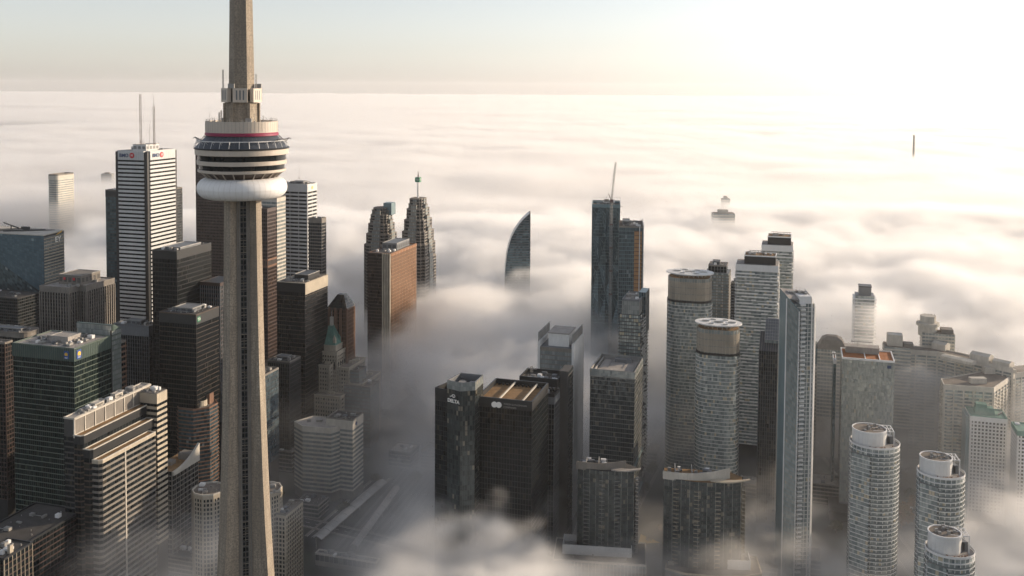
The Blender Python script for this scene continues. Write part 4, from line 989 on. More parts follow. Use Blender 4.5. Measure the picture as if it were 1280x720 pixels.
st_.build('rebar_column', M['mast'], t, stuff=True)
cr = PD(763, 375, 1075)
t = thing('tower_crane', 'red and white tower crane with a steep jib between the unfinished glass towers', 'crane', (cr.x, cr.y, 0), 0)
zt = yz(766, 252, 1075); zj = yz(766, 203, 1075)
lattice(MB(), (0, 0, 40), (0, 0, zt), 2.4, 3.2, .2).build('mast', M['unit'], t)
jb = MB(); lattice(jb, (0, 0, zt + 2), (4.5, 3, zj), 1.4, 2.2, .14).build('jib', M['unit'], t)
MB().box(-1.6, 1.6, -1.6, 1.6, zt - 1, zt + 2.4).tube((0, 0, zt), (-3.5, -2, zt + 9), .35, 5).build('slewing_unit', M['mast'], t)
MB().box(-8, -3, -1.4, 1.4, zt, zt + 2.6).tube((-8, 0, zt + .3), (0, 0, zt + .3), .4, 5).build('counterweight', M['conc'], t)
MB().box(1.6, 3.4, -1.2, .8, zt, zt + 2.4).build('cab', M['white'], t)
MB().tube((-3.5, -2, zt + 9), (4.2, 2.8, zj - 3), .07, 3).tube((-3.5, -2, zt + 9), (-7, 0, zt + 2), .07, 3).build('pendant_line', M['dark'], t)
for z in (zt - 26, zt - 52, zt - 78, zt - 104): MB().box(-1.9, 1.9, -1.9, 1.9, z, z + 1.2).build('collar', M['mast'], t)
# ================================================================== CENTRE
# convention hotel: chamfered glass front, shorter wing
s = Site(544, 599, 487, 160, xs=600, dep=24)
c0 = P(578, 482, 160)
t = thing('hotel_tower', 'dark glass hotel tower with a chamfered open crown, left of the black office slab', 'hotel', (c0.x, c0.y, 0), ROT)
H = 160; sc = c0.y / FPX
wing = [(-19, -4), (-7, -7), (-2, -7), (-2, 14), (-14, 14)]
block(t, wing, 0, H - 2, 6, 3.5, 1.7, 'dark', 'black', .35, .1, mull='black', mw=.12, wall='dark', zv=15, top=9, topmat='dark', tilt=.03)
MB().poly([(x, y, H - 6) for x, y in offset(wing, -.8)]).build('roof', M['roofdark'], t)
main = [(-8, -9), (3, -13), (12, -8), (12, 10), (-5, 10)]
block(t, main, 0, H, 3.5, 1.7, 'smoke', 'black', .35, .12, mull='black', mw=.12, wall='dark', zv=15, tilt=.05, bname='floor_band')
MB().ring(main, .2, -.5, H, H + 6).build('crown_screen', M['grey'], t)
p = MB()
for e in edges(main):
    (ax, ay), (bx, by) = e; p.panes((ax, ay, H + .3), (bx, by, H + .3), (bx, by, H + 5.8), (ax, ay, H + 5.8), max(2, int(elen(e) / 2)), 2, .05, .03, .03, .3)
p.build('crown_glazing', G['mid'], t, stuff=True)
MB().poly([(x, y, H + .2) for x, y in offset(main, -.6)]).build('roof', M['roofdark'], t)
for q in ((0, 0, 5, 4, 3), (6, 3, 3, 4, 2.4), (-2, 6, 3, 3, 2)): MB().box(q[0] - q[2] / 2, q[0] + q[2] / 2, q[1] - q[3] / 2, q[1] + q[3] / 2, H + .2, H + q[4]).build('air_handler', M['unit'], t)
tx = text('DELTA', 3.5, 'sign_white', t, (-2.6, -11.5, H - 8), (PI / 2, 0, math.atan2(-4, 11)), ext=.25, bold=.06)
crl = bpy.data.curves.new('emblem', 'CURVE'); crl.dimensions = '3D'; crl.bevel_depth = .22
for pts_ in ([(-1.6, .2), (-.6, 1.2), (.8, 1.2), (1.6, .2), (.8, -.9), (-.4, -.7)], [(-3, -.6), (-1.2, -.2), (0, .5), (-.4, -1)]):
    sp = crl.splines.new('NURBS'); sp.points.add(len(pts_) - 1); sp.order_u = 3; sp.use_endpoint_u = True
    for i, q in enumerate(pts_): sp.points[i].co = (q[0], 0, q[1], 1)
crl.materials.append(M['sign_white']); o = bpy.data.objects.new('emblem', crl); COL.objects.link(o); o.parent = t; o.location = (-2.6, -11.6, H - 4.4); o.rotation_euler = (0, 0, math.atan2(-4, 11))

# black office slab beside the hotel
s = Site(598, 665, 503, 152, xs=688)
t = s.thing('office_building', 'wide black glass office building with an ochre roof between two crossing beams', 'office building')
W, Dp, H = s.w, s.d, s.H
block(t, rect(W, Dp), 0, H, 5, 3.9, 2.0, 'black', 'black', .5, .1, mull='black', mw=.15, mout=.2, wall='black', zv=15, top=6.5, topmat='black', tilt=.02)
MB().poly([(x, y, H - 3) for x, y in offset(rect(W, Dp), -.8)]).build('roof', M['roofochre'], t)
MB().ring(rect(W, Dp), .25, -.8, H - 4, H + .6).build('parapet', M['dark'], t)
for x in (-.12, .30): MB().box(W * x - .5, W * x + .5, -Dp / 2 + .5, Dp / 2 - .5, H - 1.5, H - .5).build('roof_beam', M['conc_pale'], t)
for k in range(16): MB().box(-W / 2 + 3 + k * 3, -W / 2 + 4.6 + k * 3, Dp / 2 - 4, Dp / 2 - 2.5, H - 3, H - 1.6).build('roof_vent', M['dark'], t)
for x in (-7.2, -3.9): MB().tube((x, -Dp / 2 - .35, H - 4), (x, -Dp / 2 - .75, H - 4), 2.1, 20).build('roundel', M['sign_white'], t)
text('MARSH & McLENNAN', 1.75, 'unit', t, (8.2, -Dp / 2 - .45, H - 3), FRONT, ext=.1); text('COMPANIES', 1.75, 'unit', t, (4.2, -Dp / 2 - .45, H - 5.2), FRONT, ext=.1)
# taller-roofed black slab behind
s = Site(652, 697, 479, 146, xs=709, dep=60)
t = s.thing('office_building', 'dark grey office slab standing behind the black glass building, its roof slightly higher', 'office building')
W, Dp, H = s.w, s.d, s.H
block(t, rect(W, Dp), 0, H, 3.9, 2.2, 'dark', 'dark', .9, .1, mull='grey', mw=.3, mout=.3, wall='dark', zv=15, top=4)
roof(t, rect(W, Dp), H, 'roofdark', 3, 'dark', seed=54, units=10)
MB().box(W / 2 + .1, W / 2 + 7, -Dp * .25, Dp / 2, 0, H + 8).build('stair_wing', M['conc_dark'], t)
p = MB().panes((W / 2 + 7, -Dp * .25, 10), (W / 2 + 7, Dp / 2, 10), (W / 2 + 7, Dp / 2, H + 8), (W / 2 + 7, -Dp * .25, H + 8), 14, 40, .04, .2, .02); p.build('wing_window', G['dark'], t, stuff=True)
lattice(MB(), (-W * .35, Dp * .3, H), (-W * .35, Dp * .3, H + 6), 1.5, 1.5, .12).box(-W * .35 - 4, -W * .35 + 4, Dp * .3 - .3, Dp * .3 + .3, H + 3.5, H + 4.1).build('roof_crane', M['unit'], t)
s = Site(672, 693, 496, 139, xs=705, dep=40)
t = s.thing('office_block', 'dark sliver block with a small pale sign wedged right of the black glass building', 'office block')
block(t, rect(s.w, s.d), 0, s.H, 3.9, 2.2, 'dark', 'conc_dark', .8, .1, mull='grey', mw=.2, wall='dark', zv=15, top=6, topmat='grey'); roof(t, rect(s.w, s.d), s.H, 'roofdark', 2, 'dark', seed=55, units=4)
signbox(t, s.a + .2, -s.b + 5, s.H - 4, 5, 2.2, 'unit', 'r')

# fogbound tower with tall end screens
s = Site(675, 718, 437, 148, xs=733)
t = s.thing('office_tower', 'pale tower dissolving in fog, framed by two tall louvred screens above its roof', 'office tower')
W, Dp, H = s.w, s.d, s.H
block(t, rect(W * .9, Dp), 0, H, 3.9, 2.2, 'mid', 'conc', .8, .1, mull='grey', mw=.3, mout=.3, wall='grey', zv=15, top=3)
MB().box(-W * .26, W * .30, -Dp * .34, Dp * .3, H, H + 11).build('penthouse', M['white'], t)
MB().box(-W * .28, W * .32, -Dp * .36, Dp * .32, H + 11, H + 11.8).build('penthouse_roof', M['rooflite'], t)
for x in (-W / 2 - .2, W / 2 - 2.2):
    MB().box(x, x + 2.0, -Dp / 2 - 1, Dp / 2 + 1, 0, H + 5).build('end_wall', M['white'], t)
    for k in range(14):
        y = -Dp / 2 - 1 + (Dp + 2) * k / 14; MB().box(x + .5, x + 1.2, y, y + .5, H + 5, H + 13).build('screen_post', M['unit'], t)
    for z in (8, 10.5, 13): MB().box(x + .4, x + 1.0, -Dp / 2 - 1, Dp / 2 + 1, H + z - .25, H + z).build('screen_rail', M['unit'], t)

# square glass office block with recessed roof
s = Site(741.5, 793, 466, 140, xs=808.5)
t = s.thing('office_building', 'square grey-glass office building with a sunken pale roof in the middle of the picture', 'office building')
W, Dp, H = s.w, s.d, s.H
block(t, rect(W, Dp), 12, H, 5.5, 3.9, 1.5, 'smoke', 'unit', .42, .2, mull='grey', mw=.1, mout=.12, wall='grey', zv=12, top=5, topmat='mid' if False else 'grey', tilt=.035)
p = MB()
for e in edges(rect(W + .7, Dp + .7)):
    (ax, ay), (bx, by) = e; p.panes((ax, ay, H - 5), (bx, by, H - 5), (bx, by, H + .2), (ax, ay, H + .2), int(elen(e) / 1.5), 2, .04, .04, .03, .03)
p.build('crown_glazing', G['mid'], t, stuff=True)
MB().ring(rect(W, Dp), .3, -.5, H - 6, H + .5).build('parapet', M['unit'], t)
MB().ring(rect(W * .86, Dp * .86), .4, -.4, H - 5, H - .8).build('inner_parapet', M['unit'], t)
MB().poly([(x, y, H - 4.8) for x, y in rect(W - 1.5, Dp - 1.5)]).build('shade_tinted_roof', M['teal'], t)  # roof round the deck coloured bluish to stand for the parapet shadow
MB().prism(rect(W * .8, Dp * .82, 0, 0), H - 4.9, H - 2.8).build('roof_deck', M['rooflite'], t)
for x in (-.2, .14): MB().box(W * x, W * x + .4, -Dp * .1, Dp * .36, H - 2.75, H - 2.4).build('roof_seam', M['grey'], t)
MB().box(-W * .12, W * .26, Dp * .26, Dp * .36, H - 2.8, H + .2).build('penthouse', M['grey'], t)
for k in range(5): MB().box(-W * .3 + k * 4, -W * .3 + k * 4 + 1, -Dp * .44, -Dp * .38, H - 4.8, H - 2).build('roof_vent', M['white'], t)
MB().prism(rect(W * .94, Dp * .96, -.5, 0), 0, 12).build('lobby_wall', M['dark'], t)
lw = MB()
for e in edges(rect(W * .94 + .1, Dp * .96 + .1, -.5, 0)):
    (ax, ay), (bx, by) = e; lw.panes((ax, ay, .5), (bx, by, .5), (bx, by, 11.5), (ax, ay, 11.5), int(elen(e) / 3), 2, .05, .06, .03, .03)
lw.build('lobby_glazing', G['teal'], t, stuff=True)
for z in (30, 60): MB().ring(rect(W, Dp), .9, -.1, z, z + 1.3).build('service_band', M['teal'], t)

# dark condo in front of the unfinished towers
s = Site(778, 801, 382, 182, xs=815, dep=40)
t = s.thing('apartment_tower', 'slim dark apartment tower with grey crown below the unfinished towers', 'apartment tower')
W, Dp, H = s.w, s.d, s.H
block(t, rect(W, Dp), 0, H - 9, 3.1, 2.0, 'condo', 'conc_dark', .5, .9, wall='dark', zv=25, bname='balcony_slab', tilt=.03)
block(t, rect(W * .82, Dp * .9), H - 9, H + 3, 4, 2.0, 'mid', None, 0, 0, wall='grey', zv=H - 9, mull='unit', mw=.25)
roof(t, rect(W * .82, Dp * .9), H + 3, 'rooflite', 1.4, 'grey', seed=57, units=8)
block(t, rect(W * .34, Dp * .5, W * .42, Dp * .2), H - 30, H + 8, 4, 2, 'teal', None, 0, 0, wall='teal', zv=H - 30, mull='unit', mw=.15)
bl = MB()
for k in range(int((H - 34) / 3.1)):
    z = 25 + k * 3.1
    for q in range(6):
        y = -Dp / 2 + Dp * q / 6 + .8
        if RNG.random() < .75: bl.box(W / 2 + .3, W / 2 + 1.7, y, y + 4.2, z, z + .35).box(W / 2 + 1.6, W / 2 + 1.7, y, y + 4.2, z + .35, z + 1.3)
bl.build('balcony', M['slab'], t, stuff=True)

# the two lens-shaped lakeside blocks
def lens(nw, sx, y, H, label, ochre, seed):
    """curved apartment block: bowed front, swooping parapet"""
    xl, xr = nw; c0 = P((xl + xr) / 2, y, H); w = (xr - xl) / FPX * c0.y; d = w * .42
    t = thing('apartment_building', label, 'apartment building', (c0.x, c0.y + d / 2, 0), -math.radians(8))
    pl = [(-w / 2, -d * .25)] + [(-w / 2 + w * k / 9, -d * .25 - d * .28 * math.sin(PI * k / 9)) for k in range(1, 9)] + [(w / 2, -d * .25), (w / 2 + 2, d * .1), (w * .36, d / 2), (-w / 2, d / 2)]
    block(t, pl, 0, H - 4, 3.0, 1.9, 'smoke', 'conc_dark', .35, .25, mull='unit', mw=.14, mout=.2, wall='dark', zv=8, mbay=3.8, tilt=.05, bname='floor_slab')
    MB().poly([(x, yy, H - 3.9) for x, yy in offset(pl, -.2)]).build('roof', M['roofochre' if ochre else 'roofdark'], t)
    # swooping screen wall on the roof: an arc in plan from the left front to the right back
    sw = MB(); n = 16; V = []
    for k in range(n + 1):
        u = k / n; x = -w / 2 - 1 + (w * .88) * u; yy = -d * .30 - d * .26 * math.sin(PI * u * .9) + d * .28 * u; z1 = H + .5 + 3.5 * u * u * (1 if ochre else .4)
        V += [(x, yy, H - 5), (x, yy, z1), (x, yy + .7, z1), (x, yy + .7, H - 5)]
    sw.mesh(V, [(4 * k + a, 4 * k + 4 + a, 4 * k + 4 + (a + 1) % 4, 4 * k + (a + 1) % 4) for k in range(n) for a in range(3)] + [(0, 1, 2, 3), (4 * n + 3, 4 * n + 2, 4 * n + 1, 4 * n)])
    sw.build('curved_parapet', M['conc_pale' if ochre else 'conc'], t)
    pr_ = MB(); V = []
    for k in range(n + 1):
        u = k / n; x = w * .1 + (w * .52) * u; yy = -d * .38 + d * .3 * u * u - d * .12 * math.sin(PI * u)
        V += [(x, yy - 1.4, H - 3.8), (x, yy - 1.4, H - 3.0), (x, yy + 6 * (1 - u), H - 3.0), (x, yy + 6 * (1 - u), H - 3.8)]
    pr_.mesh(V, [(4 * k + a, 4 * k + 4 + a, 4 * k + 4 + (a + 1) % 4, 4 * k + (a + 1) % 4) for k in range(n) for a in range(4)])
    pr_.build('roof_prow', M['rooflite' if not ochre else 'stone'], t)
    rr = random.Random(seed)
    for x in (-.36, -.14): MB().box(w * x, w * x + .7, -d * .22, d * .45, H - 3.9, H + .2).build('roof_wall', M['unit'], t)
    for k in range(12):
        x, yy = rr.uniform(-w * .44, w * .1), rr.uniform(-d * .12, d * .4); q = rr.uniform(1, 2.2)
        MB().box(x - q, x + q, yy - q * .7, yy + q * .7, H - 3.9, H - 3.9 + rr.uniform(1.2, 3.4)).build('air_handler', M[rr.choice(['unit', 'whitemetal', 'grey'])], t)
    bb = MB()
    for k in range(int((H - 16) / 3)):
        z = 8 + k * 3.0
        bb.box(w / 2 + 1, w / 2 + 3.4, -d * .22, d * .1, z, z + .4).box(w / 2 + 3.3, w / 2 + 3.4, -d * .22, d * .1, z + .4, z + 1.3)
        for q in range(3):
            x = -w / 2 + w * (.12 + .27 * q); bb.box(x, x + 4, -d * (.30 + .22 * math.sin(PI * (.12 + .27 * q))) - 1.3, -d * (.2 + .28 * math.sin(PI * (.12 + .27 * q))), z, z + .2)
    bb.build('balcony', M['unit' if not ochre else 'stone'], t, stuff=True)
    return t, w, d, H
lens((723, 795), 0, 582, 100, 'curved grey apartment block with a walled roof below the square glass office', False, 3)
lens((833, 930), 0, 596, 97, 'curved apartment block with a swooping pale parapet and rust-brown roof', True, 4)
# low buildings at the bottom edge
c0 = P(750, 690, 34)
t = thing('low_building', 'long low roof with a white walled plant room at the bottom centre', 'building', (c0.x, c0.y, 0), -math.radians(7))
block(t, rect(66, 34), 0, 34, 3.4, 2.5, 'mid', 'conc', 1.2, .15, wall='conc', mull='conc_pale', mw=.3, zv=4); roof(t, rect(66, 34), 34, 'roofdark', 1, 'conc_pale', seed=61, units=10)
MB().ring(rect(50, 17, -2, 2), 0, -.6, 34, 41).build('screen_wall', M['white'], t); MB().poly([(x, y, 36) for x, y in rect(48.6, 15.6, -2, 2)]).build('plant_deck', M['rooflite'], t)
for k in range(7): MB().box(-22 + k * 6, -19 + k * 6, 0, 4, 36, 39).build('air_handler', M['unit'], t)
c0 = P(889, 706, 30)
t = thing('low_building', 'low curved-front building with a row of pale rooftop units at the bottom edge', 'building', (c0.x, c0.y, 0), -math.radians(6))
pl = [(-33, -10), (-20, -16), (0, -18), (20, -16), (34, -10), (34, 14), (-30, 14)]
block(t, pl, 0, 30, 3.4, 2.5, 'mid', 'conc', 1.2, .15, wall='conc', zv=4); MB().poly([(x, y, 30.1) for x, y in pl]).build('roof', M['roof'], t); MB().ring(pl, .3, -.4, 29.5, 31).build('parapet', M['stone'], t)
MB().ring(rect(48, 15, 3, 2), 0, -.6, 30, 37).build('screen_wall', M['white'], t); MB().poly([(x, y, 33) for x, y in rect(46.6, 13.6, 3, 2)]).build('plant_deck', M['roof'], t)
for k in range(12): MB().box(-14 + k * 2.6, -12.4 + k * 2.6, 1, 3.4, 33, 36.2).build('air_handler', M['stone'], t)
MB().box(-31, -20, -4, 6, 30, 33).build('stair_hut', M['stone'], t)

# ================================================================== RIGHT GROUP
# twin rounded condo towers with pierced roof plates
def cheese(xl, xr, y, H, dpx, label, crown):
    c0 = P((xl + xr) / 2, y, H); w = (xr - xl) / FPX * c0.y; d = w * .72
    t = thing('apartment_tower', label, 'apartment tower', (c0.x, c0.y, 0), ROT, 'twin rounded apartment towers')
    pl = rrect(w, d, w * .30, 5)
    block(t, pl, 0, H - crown, 3.05, 1.5, 'condo', 'slab', .5, .45, mull='unit', mw=.1, mout=.12, wall='dark', zv=20, tilt=.05, bname='floor_slab')
    MB().ring(pl, .3, -.5, H - crown, H - crown + 1.6).build('dark_ring', M['black'], t)  # solid black ring below the crown
    pc = offset(pl, -.6)
    block(t, pc, H - crown + .2, H - 3, 5.2, 2.2, 'gold' if False else 'mid', 'bronze', .35, .12, mull='stone', mw=.14, wall='champagne', zv=H - crown + 1.6, tilt=.02, bname='crown_band')
    cs = MB()
    for e in edges(offset(pc, .12)):
        (ax, ay), (bx, by) = e
        cs.panes((ax, ay, H - crown + 2), (bx, by, H - crown + 2), (bx, by, H - 6), (ax, ay, H - 6), max(1, int(elen(e) / 1.6)), 3, .03, .06, .02, .04, .01)
    cs.build('crown_panel', M['champagne'], t, stuff=True)
    MB().poly([(x, yy, H - 2.9) for x, yy in offset(pl, -1.5)]).build('roof', M['roofochre'], t)
    for k in range(20):
        a = 2 * PI * k / 20; MB().tube((w * .36 * math.cos(a), d * .36 * math.sin(a), H - 3), (w * .38 * math.cos(a), d * .38 * math.sin(a), H + .2), .35, 5).build('roof_strut', M['stone'], t)
    for k in range(7): MB().box(-w * .3 + k * w * .09, -w * .3 + k * w * .09 + 2, -3, 1, H - 3, H - 1).build('air_handler', M['unit'], t)
    # roof plate: a curve with holes
    cu = bpy.data.curves.new('roof_plate', 'CURVE'); cu.dimensions = '2D'; cu.fill_mode = 'BOTH'; cu.extrude = .45
    def loop(pts):
        sp = cu.splines.new('POLY'); sp.points.add(len(pts) - 1); sp.use_cyclic_u = True
        for i, (x, yy) in enumerate(pts): sp.points[i].co = (x, yy, 0, 1)
    loop(ngon(40, w * .54, d * .54))
    for (hx_, hy, hr) in ((0, -d * .05, w * .13), (-w * .30, 0, w * .105), (w * .30, 0, w * .105), (-w * .14, d * .27, w * .08), (w * .14, d * .27, w * .08), (-w * .15, -d * .33, w * .07), (w * .17, -d * .33, w * .07)):
        loop(ngon(18, hr, hr * .85, x=hx_, y=hy))
        MB().ring(ngon(18, hr, hr * .85, x=hx_, y=hy), .3, 0, H + .7, H + 1.5).build('hole_rim', M['white'], t)
    cu.materials.append(M['white']); o = bpy.data.objects.new('roof_plate', cu); COL.objects.link(o); o.parent = t; o.location = (0, 0, H + .7)
    # sunlit side bays
    return t
cheese(835, 890, 341, 203, 0, 'taller rounded glass apartment tower with a pierced white roof plate', 25)
cheese(871, 925, 404, 178, 0, 'shorter rounded glass apartment tower with pierced roof plate, before its taller twin', 24)

# towers behind them
def ribs_tower(xl, xr, y, H, label, g='mid', band='conc', xs=None, dep=28, side='r', bay=2.6, seed=1, units=6, bh=1.0, bout=.6, crown=0, mull=None, rm='rooflite', indiv=True, group=None, bname='balcony_slab'):
    s = Site(xl, xr, y, H, side, xs=xs, dep=dep)
    t = s.thing('apartment_tower', label, 'apartment tower', group)
    block(t, rect(s.w, s.d), 0, H - crown, 3.1, bay, g, band, bh, bout, mull=mull, mw=.5, mout=.5, mbay=6, wall='grey', zv=30, bname=bname, indiv=indiv, tilt=.03)
    if crown: block(t, rect(s.w * .8, s.d * .8), H - crown, H, 4, 3, 'dark', None, 0, 0, wall='grey', zv=H - crown)
    k = .8 if crown else 1
    roof(t, rect(s.w * k, s.d * k), H, rm, 1, 'conc', seed=seed, units=units, pent=[(.4, .5, .4, .4, 4)])
    return s, t
ribs_tower(886, 911, 334, 182, 'grey apartment tower with a stepped top behind the pierced-roof towers', 'condo', 'conc', xs=917, crown=7, mull='conc_pale', seed=71)
ribs_tower(918, 929, 355, 168, 'dark apartment tower sliver behind the white balcony towers', 'dark', 'grey', xs=934, seed=72)
def boxy(xl, xr, y, H, xs, label, zb, seed, dep):
    """white tower: every storey a pale tray of broken balconies"""
    s = Site(xl, xr, y, H, 'r', xs=xs, dep=dep)
    t = s.thing('apartment_tower', label, 'apartment tower', 'white balcony towers')
    W, Dp = s.w, s.d
    block(t, rect(W - 3, Dp - 3), zb, H - 9, 3.05, 2.3, 'condo', 'white', .45, 1.5, wall='grey', zv=zb, bname='balcony_slab', tilt=.03)
    rr = random.Random(seed); bl = MB(); n = int((H - 9 - zb) / 3.05)
    for k in range(n):
        z = zb + k * (H - 9 - zb) / n
        for (ax, ay, bx, by) in ((-W / 2, -Dp / 2, W / 2, -Dp / 2), (W / 2, -Dp / 2, W / 2, Dp / 2), (-W / 2, Dp / 2, -W / 2, -Dp / 2)):
            u = 0; L = math.hypot(bx - ax, by - ay)
            while u < L - 1:
                l = rr.choice((3, 4.5, 6, 9)); v = min(L, u + l)
                if rr.random() < .62:
                    tx, ty = (bx - ax) / L, (by - ay) / L; nx_, ny_ = ty, -tx
                    q = [(ax + tx * u, ay + ty * u), (ax + tx * (v - .3), ay + ty * (v - .3)), (ax + tx * (v - .3) + nx_ * .25, ay + ty * (v - .3) + ny_ * .25), (ax + tx * u + nx_ * .25, ay + ty * u + ny_ * .25)]
                    bl.prism(q[::-1], z + .1, z + 1.45)
                u = v
    bl.build('balcony_guard', M['white'], t, stuff=True)
    MB().prism(rect(W - 1, Dp - 1), H - 9, H - 3).build('crown', M['white'], t)
    cp = MB()
    for e in edges(rect(W - .8, Dp - .8)):
        (ax, ay), (bx, by) = e; cp.panes((ax, ay, H - 8.8), (bx, by, H - 8.8), (bx, by, H - 3.2), (ax, ay, H - 3.2), int(elen(e) / 2.2), 2, .04, .05, .02, .03, .01)
    cp.build('crown_panel', M['whitemetal'], t, stuff=True)
    pp = rect(W * .72, Dp * .72, W * .06, 0)
    MB().prism(pp, H - 3, H + 4.5).build('penthouse', M['black'], t)
    MB().ring(pp, .25, -.4, H + 4.3, H + 5.3).build('coping', M['whitemetal'], t); MB().poly([(x, y_, H + 4.6) for x, y_ in pp]).build('penthouse_roof', M['roofochre'], t)
    for k in range(9): q = rr.uniform(-.3, .3); MB().box(W * q, W * q + 2, rr.uniform(-.25, .2) * Dp, .24 * Dp, H + 4.6, H + 6).build('air_handler', M['unit'], t)
    MB().box(-W * .2, W * .42, -1, -.4, H + 8, H + 8.5).box(0, .5, -1, -.5, H + 4, H + 8).build('window_crane', M['unit'], t)
    MB().poly([(x, y_, H - 2.9) for x, y_ in rect(W - 1.6, Dp - 1.6)]).build('roof', M['rooflite'], t)
    # dark podium under an overhang
    MB().prism(rect(W * .9, Dp), 0, zb - .2).build('podium', M['dark'], t)
    return s, t
boxy(923, 974, 329, 213, 984, 'nearer of two white towers with broken balconies, black penthouse on top', 42, 5, 30)
boxy(955, 992, 304, 221, 997, 'white-slabbed tower with broken balconies, farther and taller of two', 50, 6, 30)

# dark angled pair at the foot of the white tower
s = Site(955, 972, 440, 160, 'r', xs=986, dep=30)
t = s.thing('apartment_tower', 'dark glass tower with slanting roof edge tucked left of the tall white-bladed tower', 'apartment tower')
W, Dp, H = s.w, s.d, s.H
block(t, rect(W, Dp), 12, H, 3.3, 1.8, 'dark', 'conc_dark', .4, .3, mull='grey', mw=.2, wall='dark', zv=14, tilt=.04)
MB().mesh([(-W / 2, -Dp / 2, H), (W / 2, -Dp / 2, H), (W / 2, Dp / 2, H + 9), (-W / 2, Dp / 2, H + 9), (W / 2, Dp / 2, H), (-W / 2, Dp / 2, H)], [(0, 1, 2, 3), (1, 4, 2), (0, 3, 5), (3, 2, 4, 5)]).build('sloping_roof', M['dark'], t)
rb = MB()
for k in range(9): x = -W / 2 + W * k / 8; rb.mesh([(x - .15, -Dp / 2, H + .1), (x + .15, -Dp / 2, H + .1), (x + .15, Dp / 2, H + 9.1), (x - .15, Dp / 2, H + 9.1), (x - .15, -Dp / 2, H + .5), (x + .15, -Dp / 2, H + .5), (x + .15, Dp / 2, H + 9.5), (x - .15, Dp / 2, H + 9.5)], [(4, 5, 6, 7), (0, 4, 7, 3), (1, 2, 6, 5)])
rb.build('roof_rib', M['conc'], t, stuff=True)
cl = MB()
for k in range(44): z = 14 + k * 3.3; cl.box(W / 2 + .3, W / 2 + 1.6, -Dp / 2 + 1, Dp / 2 - 3, z, z + .9)
cl.build('balcony', M['stone'], t, stuff=True)
MB().prism(rect(W + 8, Dp + 6, 3, 0), 0, 12).build('podium', M['conc_dark'], t)
MB().box(-W / 2, W / 2 + 7, -Dp / 2 - 4.2, -Dp / 2 - 3.1, 12, 19).build('sign_board', M['unit'], t)
text('ONE', 6, 'sign_navy', t, (W / 2 - 1, -Dp / 2 - 4.4, 15.4), FRONT, ext=.15)
s = Site(962, 984, 427, 166, 'r', xs=991, dep=26)
t = s.thing('apartment_tower', 'dark tower with a lattice-ribbed sloping crown behind the tall white-bladed tower', 'apartment tower')
W, Dp, H = s.w, s.d, s.H
block(t, rect(W, Dp), 0, H, 3.3, 1.8, 'condo', 'grey', .4, .3, mull='grey', mw=.2, wall='dark', zv=14)
MB().mesh([(-W / 2, -Dp / 2, H), (W / 2, -Dp / 2, H), (W / 2, Dp / 2, H + 12), (-W / 2, Dp / 2, H + 12), (W / 2, Dp / 2, H), (-W / 2, Dp / 2, H)], [(0, 1, 2, 3), (1, 4, 2), (0, 3, 5), (3, 2, 4, 5)]).build('sloping_roof', M['grey'], t)
lt_ = MB()
for k in range(10): x = -W / 2 + W * k / 9; lt_.tube((x, -Dp / 2, H + .3), (x, Dp / 2, H + 12.3), .2, 4)
for k in range(8): y_ = -Dp / 2 + Dp * k / 7; z = H + .3 + 12 * k / 7; lt_.tube((-W / 2, y_, z), (W / 2, y_, z), .2, 4)
lt_.build('roof_lattice', M['unit'], t, stuff=True)

# tall white-bladed tower
s = Site(985, 1021, 372, 218, 'r', xs=1022, dep=26, ang=-12)
c0 = P(1003, 374, 218)
t = thing('apartment_tower', 'tall slim tower of pale blades with a notched balcony column', 'apartment tower', (c0.x, c0.y + 12, 0), math.radians(4))
sc = c0.y / FPX; W = 40 * sc; H = 218
core = rect(W * .8, 20, 0, 1)
block(t, core, 0, H - 4, 3.1, 1.7, 'condo', 'slab', .5, .5, wall='grey', zv=15, tilt=.04, bname='balcony_slab', mull='white', mw=.25, mout=.6, mbay=4.2)
x0 = -W / 2
MB().mesh([(x0, -9, 0), (x0 + W * .36, -12.5, 0), (x0 + W * .42, -10, 0), (x0 + 1, 8, 0), (x0, -9, H + 2), (x0 + W * .36, -12.5, H - 9), (x0 + W * .42, -10, H - 9), (x0 + 1, 8, H + 4)],
          [(0, 1, 5, 4), (1, 2, 6, 5), (2, 3, 7, 6), (3, 0, 4, 7), (4, 5, 6, 7)]).build('left_blade', M['teal'], t)
p = MB().panes((x0, -9, 10), (x0 + W * .36, -12.5, 10), (x0 + W * .36, -12.5, H - 9), (x0, -9, H + 1), 7, 66, .03, .12, .02, .04, .01)
p.build('blade_panel', G['mid'], t, stuff=True)
for q in (x0, x0 + W * .36): MB().box(q - .3, q + .35, (-9.4 if q == x0 else -12.9), (-8.9 if q == x0 else -12.3), 0, H - (0 if q == x0 else 9)).build('blade_edge', M['whitemetal'], t)
MB().mesh([(x0 + W * .80, -10, 0), (x0 + W, -7, 0), (x0 + W, 10, 0), (x0 + W * .9, 10, 0), (x0 + W * .80, -10, H + 1), (x0 + W, -7, H - 8), (x0 + W, 10, H - 8), (x0 + W * .9, 10, H + 3)],
          [(0, 1, 5, 4), (1, 2, 6, 5), (2, 3, 7, 6), (3, 0, 4, 7), (4, 5, 6, 7)]).build('right_blade', M['white'], t)
for k in range(60):
    z = 12 + k * 3.4
    MB().box(x0 + W * .44, x0 + W * .60, -11.3, -9.2, 0, 1.3).build('balcony', M['white'], t, loc=(0, 0, z)) if k == 0 else link('balcony', bpy.data.objects['balcony'].data if False else BAL, None, t, loc=(0, 0, z))
    if k == 0: BAL = [o for o in COL.objects if o.name.startswith('balcony') and o.parent == t and not o.name.startswith('balcony_')][-1].data
MB().box(x0 + W * .42, x0 + W * .8, -9.5, 10, H - 4, H + 1.5).build('penthouse', M['whitemetal'], t)
